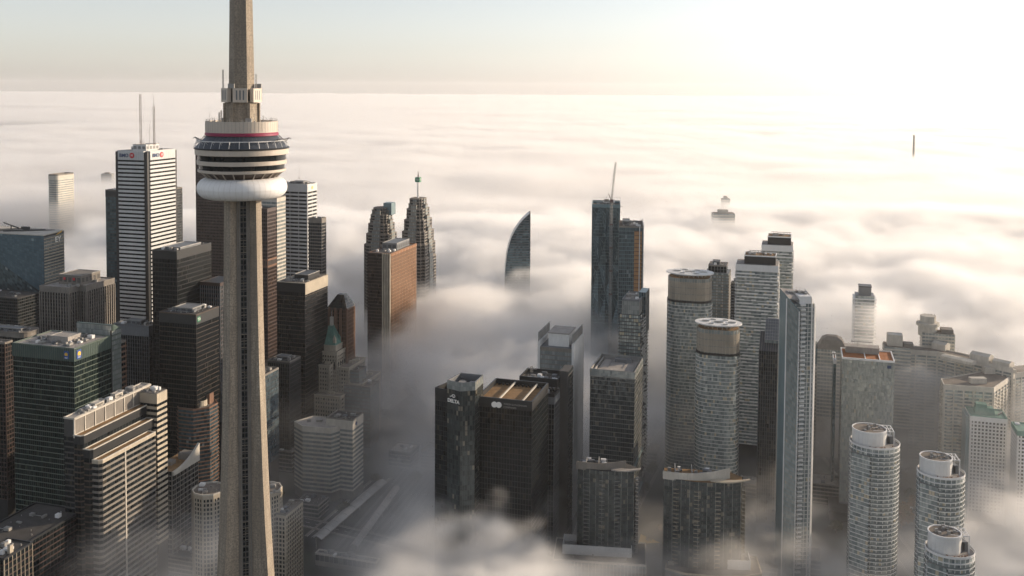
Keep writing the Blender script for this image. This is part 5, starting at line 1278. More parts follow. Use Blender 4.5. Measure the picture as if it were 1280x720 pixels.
MB().mesh([(x0 + 1, -9, H + .2), (x0 + W * .8, -9, H - 3), (x0 + W * .9, 9, H + 1.6), (x0 + 1, 9, H + 4.2)], [(0, 1, 2, 3)]).build('roof', M['rooflite'], t)
for k in range(5): antenna(t, x0 + W * (.3 + .1 * k), random.uniform(-4, 6), H + 1, random.uniform(2, 6), .12)
for k in range(8): MB().box(x0 + W * (.2 + .07 * k), x0 + W * (.2 + .07 * k) + 1.2, random.uniform(-4, 4), 5, H + 1.4, H + 3).build('air_handler', M['unit'], t)

# stone grid block with slanted green glass top
s = Site(1018, 1042, 438, 108, side='l', xs=None, dep=30)
t = s.thing('office_block', 'stone grid office block with a slanted green glass top right of the white-bladed tower', 'office block')
W, Dp, H = s.w, s.d, s.H
block(t, rect(W, Dp), 0, H - 14, 3.8, 3.0, 'dark', 'stone', 1.7, .15, mull='stone', mw=1.4, mout=.15, wall='stone', zv=10)
MB().mesh([(-W / 2, -Dp / 2, H - 14), (W / 2, -Dp / 2, H - 14), (W / 2, Dp / 2, H - 14), (-W / 2, Dp / 2, H - 14), (-W / 2, -Dp / 2, H + 4), (W / 2 - 3, -Dp / 2, H - 5), (W / 2 - 3, Dp / 2, H - 5), (-W / 2, Dp / 2, H + 4)],
          [(0, 1, 5, 4), (1, 2, 6, 5), (2, 3, 7, 6), (3, 0, 4, 7), (4, 5, 6, 7)]).build('glass_top', M['green'], t)
p = MB().panes((-W / 2, -Dp / 2, H - 14), (W / 2, -Dp / 2, H - 14), (W / 2 - 3, -Dp / 2, H - 5), (-W / 2, -Dp / 2, H + 4), 8, 4, .04, .05, .03, .1); p.build('top_glazing', G['teal'], t, stuff=True)
s = Site(1042, 1053, 452, 128, side='l', dep=30)
t = s.thing('hotel_wing', 'narrow dark wing with a rust-coloured roof attached left of the flat glass hotel', 'building')
block(t, rect(s.w, s.d), 0, s.H, 3.6, 2.2, 'teal', 'grey', .4, .05, wall='teal', zv=10, top=2, topmat='white'); roof(t, rect(s.w, s.d), s.H, 'roofrust', 1.2, 'whitemetal', seed=81, units=2)

# flat glass hotel
s = Site(1053, 1127, 447, 138, side='l', xs=1049, dep=34)
t = s.thing('hotel_tower', 'flat grey-glass hotel slab with a rust-red roof and white edge', 'hotel')
W, Dp, H = s.w, s.d, s.H
block(t, rect(W, Dp), 8, H, 2, 3.3, 1.35, 'mid', 'unit', .18, .06, mull='unit', mw=.1, mout=.1, wall='grey', zv=10, top=1.2, topmat='whitemetal', tilt=.02, gu=.04)
MB().poly([(x, y_, H - .6) for x, y_ in rect(W - 1, Dp - 1)]).build('roof', M['roofrust'], t); MB().ring(rect(W, Dp), .25, -.6, H - 1, H + .5).build('parapet', M['whitemetal'], t)
for x in (-.06, .22): MB().box(W * x, W * x + .8, -Dp / 2, Dp / 2, H - .5, H + .3).build('roof_wall', M['whitemetal'], t)
MB().box(-W * .42, W * .24, Dp * .12, Dp * .42, H - .6, H + 4.6).build('penthouse', M['unit'], t); MB().box(-W * .43, W * .25, Dp * .1, Dp * .44, H + 4.6, H + 5.2).build('penthouse_roof', M['rooflite'], t)
MB().box(-W * .3, W * .12, Dp * .25, Dp * .28, H + 8.4, H + 9).box(-W * .18, -W * .17, Dp * .25, Dp * .28, H + 5, H + 8.5).box(-W * .3, -W * .29, Dp * .25, Dp * .28, H + 8, H + 10).build('window_crane', M['unit'], t)
signbox(t, W * .40, -Dp / 2 - .2, H - 5, 3.2, 2.6, 'sign_navy', 'f')
MB().prism(rect(W + 14, Dp + 20, -2, -8), 0, 8).build('podium', M['conc_dark'], t)
MB().poly([(x, y_, 8.2) for x, y_ in rect(W + 12, Dp + 18, -2, -8)]).build('podium_roof', M['roofdark'], t)

# domed block in the fog behind
c0 = P(1040, 424, 118)
t = thing('domed_building', 'pale building with a rounded hipped roof dissolving in fog behind the flat glass hotel', 'building', (c0.x, c0.y, 0), ROT)
block(t, rect(28, 24), 0, 110, 3.6, 3, 'mid', 'conc_pale', 1.4, .1, wall='conc_pale', zv=40, indiv=False)
MB().prism(rect(28, 24), 110, 119, True, rect(19, 16)).prism(rect(19, 16), 119, 122, True, rect(9, 8)).build('hipped_roof', M['conc'], t)

# stacked-slab tower in the fog
s = Site(1069, 1100, 366, 150, side='l', dep=22)
t = s.thing('apartment_tower', 'lone pale tower of projecting slabs rising from fog above the flat glass hotel', 'apartment tower')
W, Dp, H = s.w, s.d, s.H
block(t, rect(W * .96, Dp), 0, H - 3, 3.6, 2.6, 'condo', 'whitemetal', .9, 2.2, wall='grey', zv=70, bname='balcony_slab')
MB().box(-W * .3, W * .33, -Dp * .3, Dp * .3, H - 3, H + 6).build('penthouse', M['grey'], t); MB().box(-W * .32, W * .35, -Dp * .32, Dp * .32, H + 6, H + 7).build('penthouse_roof', M['dark'], t)
# fogbound twin-topped towers
c0 = P(1121, 421, 128)
t = thing('apartment_tower', 'pale tower top with a boxy plant room, in fog left of the disc-topped tower', 'apartment tower', (c0.x, c0.y, 0), ROT)
block(t, rect(24, 20), 0, 120, 3.4, 3, 'mid', 'conc_pale', 1.5, .5, wall='conc', zv=40, indiv=False); MB().box(-9, 5, -6, 6, 120, 131).build('penthouse', M['conc_pale'], t); MB().box(6, 15, -5, 5, 120, 123).build('roof_hut', M['conc'], t); MB().poly([(x, y_, 120.1) for x, y_ in rect(23, 19)]).build('roof', M['roof'], t)
c0 = P(1168, 402, 140)
t = thing('apartment_tower', 'pale slab tower topped with a round disc plant room, standing in fog', 'apartment tower', (c0.x, c0.y, 0), ROT)
block(t, rect(30, 18, 3, 0), 0, 130, 3.4, 3, 'mid', 'conc_pale', 1.6, .3, wall='conc_pale', zv=40, indiv=False); MB().poly([(x, y_, 130.2) for x, y_ in rect(29, 17, 3, 0)]).build('roof', M['roof'], t)
MB().prism(ngon(16, 9, 9, x=-6), 126, 136).prism(ngon(16, 11, 11, x=-6), 136, 139).prism(ngon(16, 7.5, 7.5, x=-6), 139, 146).build('round_penthouse', M['conc_pale'], t)
MB().box(6, 17, -6, 6, 130, 134).build('penthouse', M['conc'], t)
for k in range(4): antenna(t, -9 + k * 3, 0, 146, 3, .12)

# lakeside slabs
def slab(pts, H, label, seed, g='condo'):
    c = Vector((sum(p.x for p in pts) / len(pts), sum(p.y for p in pts) / len(pts), 0))
    t = thing('apartment_block', label, 'apartment block', c, 0)
    pl = [((p - c).x, (p - c).y) for p in pts]
    block(t, pl, 0, H, 3.1, 2.9, g, 'conc_pale', 1.1, .35, mull='conc_pale', mw=1.1, mout=.8, mbay=8.7, wall='conc', zv=8, top=3.5, topmat='conc_pale', bname='floor_slab')
    MB().poly([(x, y_, H + .15) for x, y_ in offset(pl, -.4)]).build('roof', M['roof'], t)
    MB().ring(pl, .3, -.5, H - .3, H + 1.2).build('parapet', M['conc_pale'], t)
    bal = MB(); 
    for e in edges(pl):
        L = elen(e)
        if L < 12: continue
        (ax, ay), (bx, by) = e; tx, ty = (bx - ax) / L, (by - ay) / L; nx_, ny_ = ty, -tx
        for k in range(int(L / 8.7)):
            u = (k + .28) * L / int(L / 8.7)
            for q in range(int((H - 14) / 3.1)):
                z = 8 + q * 3.1
                a_ = (ax + tx * u, ay + ty * u); b2 = (ax + tx * (u + 3.6), ay + ty * (u + 3.6))
                bal.prism([(a_[0] + nx_ * 1.5, a_[1] + ny_ * 1.5), (b2[0] + nx_ * 1.5, b2[1] + ny_ * 1.5), (b2[0] + nx_ * .3, b2[1] + ny_ * .3), (a_[0] + nx_ * .3, a_[1] + ny_ * .3)], z, z + 1.0, True)
    bal.build('balcony', M['conc_pale'], t, stuff=True)
    return t, pl
def wpt(px, y, H): return P(px, y, H)
A = wpt(1131, 438, 116); Bp = wpt(1172, 441, 116); 
ef, er = E_F, E_R
bx_ = wpt(1266, 462, 116)
fwd = er * 17
t, pl = slab([A, Bp, bx_, bx_ + fwd, Bp + fwd, A + fwd], 116, 'long angled concrete apartment slab with pitched rooftop boxes at the right', 1)
c = t.location
for px, y_, w, h in ((1176, 432, 14, 6), (1198, 447, 30, 3), (1227, 447, 18, 6.5), (1254, 452, 16, 4)):
    q = P(px, y_ + 2, 118) - Vector((c.x, c.y, 0)); d_ = (bx_ - Bp).normalized(); nn = Vector((-d_.y, d_.x, 0))
    e1 = d_ * w / 2; e2 = nn * 5; q.z = 0
    V = [q - e1 - e2, q + e1 - e2, q + e1 + e2, q - e1 + e2]
    top = 116 + h
    MB().mesh([(v.x, v.y, 116) for v in V] + [(v.x, v.y, top) for v in V] + [((q - e1).x, (q - e1).y, top + h * .3), ((q + e1).x, (q + e1).y, top + h * .3)],
              [(0, 1, 5, 4), (1, 2, 6, 5), (2, 3, 7, 6), (3, 0, 4, 7), (4, 5, 9, 8), (7, 8, 9, 6), (4, 8, 7), (5, 6, 9)]).build('penthouse', M['conc_pale'], t)
A = wpt(1180, 482, 108); Bp = wpt(1242, 486, 108); Cp = wpt(1268, 468, 108); Dd = wpt(1310, 462, 108)
t, pl = slab([A, Bp, Cp, Dd, Dd + er * 18, Cp + er * 18 - ef * 8, A + er * 18], 108, 'second apartment slab with stepped front, nearer than the long angled one', 2)
c = t.location
for px, y_, w, h in ((1222, 474, 14, 5), (1240, 462, 16, 6), (1262, 462, 10, 4)):
    q = P(px, y_ + 2, 110); x, y2 = q.x - c.x, q.y - c.y; MB().box(x - w / 2, x + w / 2, y2 - 3, y2 + 3, 108, 108 + h).build('penthouse', M['conc_pale'], t)

# white grid hotel with pale green roof
s = Site(1213, 1272, 520, 92, side='l', xs=None, dep=24)
t = s.thing('hotel_building', 'white grid-fronted hotel with pale green roof sheds near the right edge', 'hotel')
W, Dp, H = s.w, s.d, s.H
block(t, rect(W, Dp), 0, H, 3.1, 2.9, 'dark', 'white', 1.4, .25, mull='white', mw=1.2, mout=.25, wall='white', zv=8, top=4, topmat='white', blank=None)
MB().poly([(x, y_, H + .1) for x, y_ in rect(W - .8, Dp - .8)]).build('roof', M['copper'], t); MB().ring(rect(W, Dp), .3, -.4, H - .2, H + 1).build('parapet', M['copper'], t)
MB().prism(rect(W * .56, Dp * .5, -W * .05, 2), H, H + 5, True, rect(W * .50, Dp * .3, -W * .05, 2)).prism(rect(W * .3, Dp * .3, -W * .14, 2), H + 5, H + 8).build('roof_shed', M['copper'], t)
for x in (-.2, -.05, .1): antenna(t, W * x, 2, H + 5, 5, .1)
for k in range(8): MB().box(W * (.3 + .02 * k), W * (.3 + .02 * k) + .9, -4 + k, -3 + k, H, H + 1.6).build('roof_vent', M['unit'], t)
MB().box(-W / 2 - 3, -W / 2 - .1, -Dp / 2 + 2, Dp / 2, 0, H - 1).build('stair_tower', M['teal'], t)
s = Site(1272, 1330, 540, 92, side='l', xs=None, dep=24)
t = s.thing('hotel_building', 'white hotel wing stepping down at the right frame edge', 'hotel')
block(t, rect(s.w, s.d), 0, s.H, 3.1, 2.9, 'dark', 'white', 1.4, .25, mull='white', mw=1.2, mout=.25, wall='white', zv=8, top=3, topmat='copper'); roof(t, rect(s.w, s.d), s.H, 'copper', 1, 'copper', seed=84, units=3)

# round condo towers
def round_tower(xl, xr, y, H, label, seed, hat=1):
    c0 = P((xl + xr) / 2, y, H); w = (xr - xl) / FPX * c0.y; r = w / 2
    t = thing('apartment_tower', label, 'apartment tower', (c0.x, c0.y, 0), -math.radians(10), 'round white apartment towers')
    # plan: a drum on the right, a squarer bay on the left
    pl = ngon(26, r * .98, r * .88, rot=.12)
    block(t, pl, 0, H - 7, 3.0, 1.9, 'condo', 'white', .5, .9, wall='grey', zv=8, bname='balcony_slab', tilt=.05, mull='white', mw=.16, mout=.3, mbay=5)
    gd = MB()
    n = int((H - 17) / 3.0)
    for k in range(n):
        z = 8 + k * (H - 15) / max(1, round((H - 15) / 3.0))
        gd.ring(pl, .92, .82, z + .5, z + 1.35)
    gd.build('balcony_guard', G['mid'], t, stuff=True)
    MB().poly([(x, y_, H - 6.9) for x, y_ in offset(pl, .2)]).build('terrace', M['rooflite'], t); MB().ring(pl, .9, .6, H - 7, H - 5.6).build('parapet', M['whitemetal'], t)
    bay = [(-r * 1.02, -r * .5), (-r * .35, -r * .98), (-r * .2, -r * .2), (-r * .9, r * .45)]
    block(t, bay, 0, H - 12, 3.0, 1.9, 'condo', 'white', .4, .5, wall='grey', zv=8, bname='bay_slab', tilt=.05); MB().poly([(x, y_, H - 11.9) for x, y_ in bay]).build('bay_roof', M['rooflite'], t)
    # drum-shaped penthouse, half-round, with terrace in front
    dr = ngon(24, r * .70, r * .66, x=-r * .22, y=r * .05)
    MB().prism(dr, H - 7, H + 2.6).build('drum_penthouse', M['whitemetal'], t)
    jt = MB()
    for e in edges(offset(dr, .03)): jt.panes((*e[0], H - 6.6), (*e[1], H - 6.6), (*e[1], H + 2.2), (*e[0], H + 2.2), 1, 5, .02, .03, .02, .01, .005)
    jt.build('cladding_panel', M['white'], t, stuff=True)
    MB().ring(dr, .25, -.4, H + 2.4, H + 3.2).build('coping', M['whitemetal'], t); MB().poly([(x, y_, H + 2.7) for x, y_ in dr]).build('roof', M['roof'], t)
    MB().prism([(-r * .1, -r * .1), (r * .75, -r * .05), (r * .5, r * .6), (-r * .1, r * .6)], H - 7, H - 1.5).build('plant_room', M['grey'], t)
    lv = MB()
    for k in range(6): x = r * (.0 + .11 * k); lv.box(x, x + .5, -r * .14, -r * .05, H - 6, H - 2)
    lv.build('louvre', M['dark'], t, stuff=True)
    fr = MB()       # open pergola over the plant room
    for k in range(6): x = -r * .1 + r * .85 * k / 5; fr.box(x - .2, x + .2, -r * .2, r * .6, H + 2.2, H + 2.7)
    for q in (-.2, .2, .6): fr.box(-r * .1, r * .78, r * q - .2, r * q + .2, H + 2.3, H + 2.8)
    for q in ((-.1, -.2), (.75, -.2), (.75, .6), (-.1, .6)): fr.box(r * q[0] - .25, r * q[0] + .25, r * q[1] - .25, r * q[1] + .25, H - 7, H + 2.5)
    fr.build('pergola', M['whitemetal'], t)
    rr = random.Random(seed)
    for k in range(7):
        a = rr.uniform(0, 2 * PI); q = rr.uniform(0, .5) * r; x, y_ = -r * .22 + q * math.cos(a), r * .05 + q * math.sin(a); MB().box(x - .8, x + .8, y_ - .7, y_ + .7, H + 2.7, H + rr.uniform(3.6, 5)).build('air_handler', M['unit'], t)
    for k in range(8):
        a = -PI * .45 + rr.uniform(-.6, .9); MB().tube((r * .8 * math.cos(a), r * .75 * math.sin(a), H - 7), (r * .8 * math.cos(a), r * .75 * math.sin(a), H - 6), .35, 6).build('planter', M['brick'], t)
    return t
round_tower(1064, 1123, 541, 128, 'round white apartment tower in front of the flat glass hotel, leftmost of three', 1)
round_tower(1149, 1204, 577, 134, 'round white apartment tower with drum penthouse, middle one of three', 2)
round_tower(1159, 1216, 672, 122, 'round white apartment tower cut by the bottom edge, nearest of three', 3)
s = Site(1122, 1136, 596, 40, side='l', dep=40)
t = s.thing('low_building', 'low dark block beside the golden tree between the round towers', 'building'); block(t, rect(s.w, s.d), 0, s.H, 3.4, 3, 'dark', 'conc', .8, .1, wall='dark', zv=4); roof(t, rect(s.w, s.d), s.H, seed=85, units=2)

# ================================================================== LEFT FOREGROUND LOW BLOCKS
s = Site(186, 208, 492, 112, xs=229)
t = s.thing('apartment_block', 'brick-brown apartment block with lit windows and a barrel vault on its roof', 'apartment block')
W, Dp, H = s.w, s.d, s.H
block(t, chamf(W, Dp, 4), 0, H, 3.2, 2.4, 'brown', 'brick', .7, .5, wall='brick', zv=10, mull='brick', mw=.6, mbay=5, bname='balcony_slab')
roof(t, chamf(W, Dp, 4), H, 'roof', 1, 'brick', seed=91, units=10, pent=[(.6, .6, .35, .3, 5)], pentmat='brick')
vt = MB(); V = [(W * -.3, -3, H + 3)]
vp = [(-3.2 * math.cos(PI * k / 8), H + 4 + 3.2 * math.sin(PI * k / 8)) for k in range(9)]
V = [(x, -Dp * .3, z) for x, z in vp] + [(x, Dp * .4, z) for x, z in vp]
vt.mesh(V, [(k, k + 1, 10 + k, 9 + k) for k in range(8)] + [tuple(range(8, -1, -1)), tuple(range(9, 18))]).box(-3, 3, -Dp * .28, Dp * .38, H, H + 4).build('barrel_vault', M['conc_pale'], t)
c0 = P(246, 505, 106)
t = thing('apartment_block', 'blue-brown rounded apartment block with a curled roof screen beside the concrete tower', 'apartment block', (c0.x, c0.y, 0), ROT)
pl = chamf(32, 30, 9)
block(t, pl, 0, 106, 3.2, 2.2, 'teal', 'brick', .8, .8, wall='dark', zv=8, bname='balcony_slab'); roof(t, pl, 106, 'roof', 1, 'brick', seed=92, units=8)
for (x, y_, r1, r2, h, m_) in ((-3, 4, 7, 5, 8, 'brick'), (6, -2, 4, 5, 5, 'stone')): MB().ring(ngon(14, r1, r2, x=x, y=y_), .3, -.3, 106, 106 + h).build('roof_screen', M[m_], t)
MB().mesh([(3, 2, 106), (11, 2, 106), (11, 8, 106), (3, 8, 106), (3, 2, 112), (11, 2, 115), (11, 8, 115), (3, 8, 112)], [(0, 1, 5, 4), (1, 2, 6, 5), (2, 3, 7, 6), (3, 0, 4, 7), (4, 5, 6, 7)]).build('penthouse', M['brick'], t)
s = Site(183, 215, 590, 78, xs=243)
t = s.thing('concert_hall', 'low building whose pale curved roof edge rises to a point', 'building')
W, Dp, H = s.w, s.d, s.H
block(t, rect(W, Dp), 0, H, 3.8, 2.6, 'dark', 'conc', .9, .2, wall='conc', mull='conc', mw=.5, mbay=5, zv=6); MB().poly([(x, y_, H + .1) for x, y_ in rect(W - .5, Dp - .5)]).build('roof', M['roofochre'], t)
sw = MB(); V = []
for k in range(13): u = k / 12; y_ = -Dp / 2 + Dp * u; z = H - 1 + 11 * u ** 2.2; V += [(W / 2 - .3, y_, H - 3), (W / 2 + 1.6, y_, H - 3), (W / 2 + 1.6, y_, z + 1), (W / 2 - .3, y_, z + 1)]
sw.mesh(V, [(4 * k + a, 4 * k + 4 + a, 4 * k + 4 + (a + 1) % 4, 4 * k + (a + 1) % 4) for k in range(12) for a in range(4)] + [(0, 1, 2, 3), (51, 50, 49, 48)]).build('curved_roof_edge', M['conc_pale'], t)
for q in ((-.1, .2, 10, 8, 5), (-.25, -.2, 6, 6, 3)): MB().box(W * q[0], W * q[0] + q[2], Dp * q[1], Dp * q[1] + q[3], H, H + q[4]).build('penthouse', M['conc'], t)
def octo(x, y, H, r, label, hide=1):
    c0 = P(x, y, H); t = thing('apartment_tower', label, 'apartment tower', (c0.x, c0.y, 0), 0, 'ribbed stone towers')
    pl = ngon(10, r, rot=.2)
    block(t, pl, 0, H, 3.1, 2.5, 'dark', 'stone', 1.1, .15, mull='stone', mw=.8, mout=.35, wall='stone', zv=8, top=2.5, topmat='stone'); roof(t, pl, H, 'roof', 1.2, 'conc_pale', seed=int(x), units=4)
octo(262, 612, 82, 12, 'faceted stone apartment tower in mist just left of the concrete tower base')
octo(333, 611, 82, 11, 'faceted stone apartment tower in mist just right of the concrete tower base')
s = Site(341, 357, 645, 66, xs=376)
t = s.thing('apartment_block', 'ribbed stone apartment slab fading into mist right of the faceted tower', 'apartment block')
block(t, rect(s.w, s.d), 0, s.H, 3.1, 2.5, 'dark', 'stone', 1.1, .15, mull='stone', mw=.8, mout=.35, wall='stone', zv=8, top=2); roof(t, rect(s.w, s.d), s.H, seed=94, units=5)
# convention hall roof at the bottom
s = Site(392, 470, 704, 9, xs=474, dep=22)
t = s.thing('convention_hall', 'wide flat hall roof in thin fog at the lower middle left', 'hall')
block(t, rect(s.w, s.d), 0, s.H, 5, 4, 'dark', 'conc', 2, .1, wall='conc', zv=2); roof(t, rect(s.w, s.d), s.H, 'roofdark', 1, 'conc_pale', seed=95, units=14)
# long train-shed and platform canopies in the rail yard
for k, (x0, y0, x1, y1, w, lab) in enumerate(((395, 672, 478, 600, 10, 'long thin glazed walkway roof catching light across the rail yard'), (442, 682, 496, 608, 7, 'narrow white platform canopy along the rail yard'))):
    a_, c_, d_, n_ = gline(x0, y0, x1, y1, w, 9); mid = (a_ + c_) / 2; L = (c_ - a_).length
    t = thing('platform_canopy', lab, 'canopy', (mid.x, mid.y, 0), math.atan2(d_.y, d_.x)); nb = int(L / 14)
    vp = [(-w / 2 + w * q / 6, 8 + 2.2 * math.sin(PI * q / 6)) for q in range(7)]
    for j in range(nb):
        xa, xb = -L / 2 + L * j / nb, -L / 2 + L * (j + 1) / nb - .5
        MB().mesh([(xa, y_, z) for y_, z in vp] + [(xb, y_, z) for y_, z in vp], [(q, q + 1, 8 + q, 7 + q) for q in range(6)]).build('roof_panel', M['rooflite' if k else 'unit'], t)
        MB().box(xa, xa + .5, -.3, .3, 0, 8.4).build('post', M['unit'], t)
# small low rooftops scattered where the streets show
lows = [(430, 585, 14), (505, 560, 16), (355, 560, 20), (545, 560, 18), (390, 625, 12), (640, 690, 14), (705, 600, 16), (810, 560, 16), (940, 600, 12), (1000, 690, 12), (1035, 600, 18), (1090, 640, 10), (945, 700, 12), (205, 650, 18), (225, 690, 14), (560, 520, 16), (880, 520, 14), (1150, 640, 9)]
desc = ['beside the rail yard', 'behind the far platform ends', 'right of the concrete tower shaft', 'left of the hotel with the lettered crown', 'near the glazed walkway', 'in fog at the foot of the black glass building', 'beside the street right of the black slab', 'at the foot of the square glass office', 'below the white balcony tower', 'in fog left of the round towers', 'beside the flat glass hotel', 'between the round towers', 'in fog at the bottom right', 'left of the faceted stone tower', 'at the bottom left in mist', 'behind the hotel with the lettered crown', 'behind the curved blocks', 'beside the golden tree']
rr = random.Random(17)
for (x, y, H), dd in zip(lows, desc):
    c0 = P(x, y, H); w, d_ = rr.uniform(18, 34), rr.uniform(14, 26)
    t = thing('low_building', 'low flat-roofed building ' + dd, 'building', (c0.x, c0.y, 0), ROT)
    block(t, rect(w, d_), 0, H, 3.6, 3.2, 'dark', 'conc', 1.2, .1, wall='conc_dark', zv=1); roof(t, rect(w, d_), H, rr.choice(['roof', 'roofdark', 'rooflite']), .8, 'conc', seed=x, units=5)

# ================================================================== FAR TOPS ABOVE THE FOG
s = Site(57, 71, 220, 190, xs=92, dep=60)
t = s.thing('apartment_tower', 'lone pale tower top standing out of the fog at far left', 'apartment tower')
block(t, rrect(s.w, s.d, 6, 3), 60, s.H, 4.5, 4, 'mid', 'conc_pale', 2.2, .5, wall='conc_pale', zv=90, top=9, topmat='conc_pale', indiv=False); MB().poly([(x, y, s.H + .1) for x, y in rrect(s.w, s.d, 6, 3)]).build('roof', M['roof'], t)
MB().ring(rrect(s.w, s.d, 6, 3), 0, -1, s.H, s.H + 3).build('parapet', M['conc'], t)
def far(x0, x1, y, D, h, label, mat='conc', drop=70):
    a_ = PD(x0, y, D); b2 = PD(x1, y, D); w = b2.x - a_.x
    t = thing('distant_building', label, 'building', ((a_.x + b2.x) / 2, D, 0), 0); z = a_.z
    block(t, rect(w, w * .6), 60, z, 5, 5, 'mid', mat, 2.5, .3, wall=mat, zv=80, indiv=False); MB().box(-w * .25, w * .2, -w * .15, w * .15, z, z + h).build('penthouse', M[mat], t); MB().poly([(x, y_, z + .2) for x, y_ in rect(w, w * .6)]).build('roof', M['roof'], t)
far(891, 917, 266, 1745, 6, 'lone wide rooftop poking out of the fog right of centre', 'conc_pale')
far(902, 912, 248, 1960, 5, 'small rooftop poking out of the fog behind the wide one', 'conc_pale')
far(128, 141, 217, 2500, 3, 'small grey rooftop just left of the tallest white tower', 'conc')
D = 3600; a_ = PD(1142, 190, D); zt = yz(1142, 170, D)
t = thing('chimney_stack', 'far thin chimney standing in the fog at right', 'chimney', (a_.x, D, 0))
MB().tube((0, 0, 60), (0, 0, zt), 4.5, 12, 3.5).build('stack', M['conc_pale'], t); MB().tube((0, 0, zt), (0, 0, zt + 2), 4.0, 12).build('rim', M['conc'], t)
D = 2700; a_ = PD(663, 225, D)

# ================================================================== TREES
leafm, lt2, lb = nmat('autumn_leaves')
c = mixrgb(lt2, noise_fac(lt2, .25, .35, .65), (0.30, 0.14, 0.03), (0.16, 0.11, 0.03)); lt2.links.new(c, lb.inputs['Base Color']); lb.inputs['Roughness'].default_value = .8
leafg, lt3, lb3 = nmat('dark_leaves')
c = mixrgb(lt3, noise_fac(lt3, .25, .35, .65), (0.05, 0.055, 0.02), (0.09, 0.075, 0.03)); lt3.links.new(c, lb3.inputs['Base Color']); lb3.inputs['Roughness'].default_value = .8
def tree_meshes(seed, n, R, Hh, mat):
    r = np.random.default_rng(seed)
    cl = r.normal(0, 1, (26, 3)); cl /= np.linalg.norm(cl, axis=1)[:, None]; cl *= r.uniform(.3, .85, (26, 1)) * np.array([R, R, Hh * .36]); cl[:, 2] += Hh * .62
    idx = r.integers(0, 26, n); c = cl[idx] + r.normal(0, R * .17, (n, 3))
    u = r.normal(0, 1, (n, 3)); u /= np.linalg.norm(u, axis=1)[:, None]; v = np.cross(u, r.normal(0, 1, (n, 3))); v /= np.linalg.norm(v, axis=1)[:, None]
    s_ = r.uniform(.25, .6, (n, 1)) * R / 7; q = np.stack([c - u * s_ - v * s_, c + u * s_ - v * s_, c + u * s_ + v * s_, c - u * s_ + v * s_], 1)
    m_ = MB(); m_.q.append(q.reshape(-1, 3)); m_.qt.append(r.uniform(0, 1, n)); o = m_.build('crown', mat, None, stuff=True)
    tr_ = MB().tube((0, 0, 0), (0, 0, Hh * .5), R * .07, 7, R * .04)
    for k in range(6): tr_.tube((0, 0, Hh * (.3 + .03 * k)), tuple(cl[k] * .9), R * .03, 5, R * .01)
    o2 = tr_.build('trunk', M['brick'], None)
    return o, o2
protos = {}
def tree(kind, x, y, z, sc, label, group, seed):
    c0 = P(x, y, z)
    t = thing('street_tree', label, 'tree', (c0.x, c0.y, 0), seed * 1.3, group); t.scale = (sc, sc, sc)
    if kind not in protos: protos[kind] = tree_meshes(3 if kind == 'g' else 5, 2600, 6.5, 14, leafm if kind == 'a' else leafg)
    for o in protos[kind]:
        if o.parent is None: o.parent = t
        else: c_ = o.copy(); COL.objects.link(c_); c_.parent = t
tree('a', 1127, 655, 4, 1.5, 'large golden autumn tree between the round white towers', None, 1)
tree('a', 1141, 640, 4, 1.25, 'smaller golden tree behind the large golden one between the round towers', None, 2)
tree('a', 810, 680, 2, .5, 'small yellow tree on the dark street behind the low plant-room roof', None, 3)
tree('a', 826, 662, 2, .45, 'tiny yellow tree beside the curved apartment block', None, 4)
tdesc = ['behind the low plant-room roof', 'left of the swooping pale parapet', 'behind the small yellow tree', 'under the taller rounded glass tower', 'between the two rail yard canopies', 'at the far end of the glazed walkway', 'right of the rail yard', 'at the foot of the white-bladed tower', 'left of the flat glass hotel podium', 'left of the leftmost round white tower', 'right of the middle round white tower', 'by the street left of the white-bladed tower', 'between the nearest two round white towers', 'beside the square glass office lobby', 'left of the hotel with the open crown', 'right of the concrete tower base', 'beside the glazed walkway', 'behind the golden trees']
k = 0
for x, y in ((790, 640), (806, 612), (815, 590), (842, 575), (470, 600), (455, 575), (520, 600), (1010, 640), (1030, 620), (1045, 660), (1170, 610), (960, 660), (1110, 690), (720, 570), (530, 640), (350, 620), (430, 640), (1138, 620)):
    k += 1; tree('g', x, y, 4, rr.uniform(.6, .95), 'dark leafy street tree ' + tdesc[k - 1], 'dark trees in the streets', k)
# small golden park shelter canopy
c0 = P(808, 676, 5)
t = thing('canopy', 'ochre triangular canopy over the dark street behind the low plant-room roof', 'canopy', (c0.x, c0.y, 0), .2)
MB().mesh([(-8, -3, 5), (10, -4, 4.6), (-2, 8, 7), (-8, -3, 4.7), (10, -4, 4.3), (-2, 8, 6.7)], [(0, 1, 2), (3, 5, 4), (0, 3, 4, 1), (1, 4, 5, 2), (2, 5, 3, 0)]).build('awning', M['sign_gold'], t)
for q in ((-7, -2.5), (9, -3.5), (-2, 7)): MB().tube((q[0], q[1], 0), (q[0], q[1], 4.8), .2, 5).build('post', M['unit'], t)
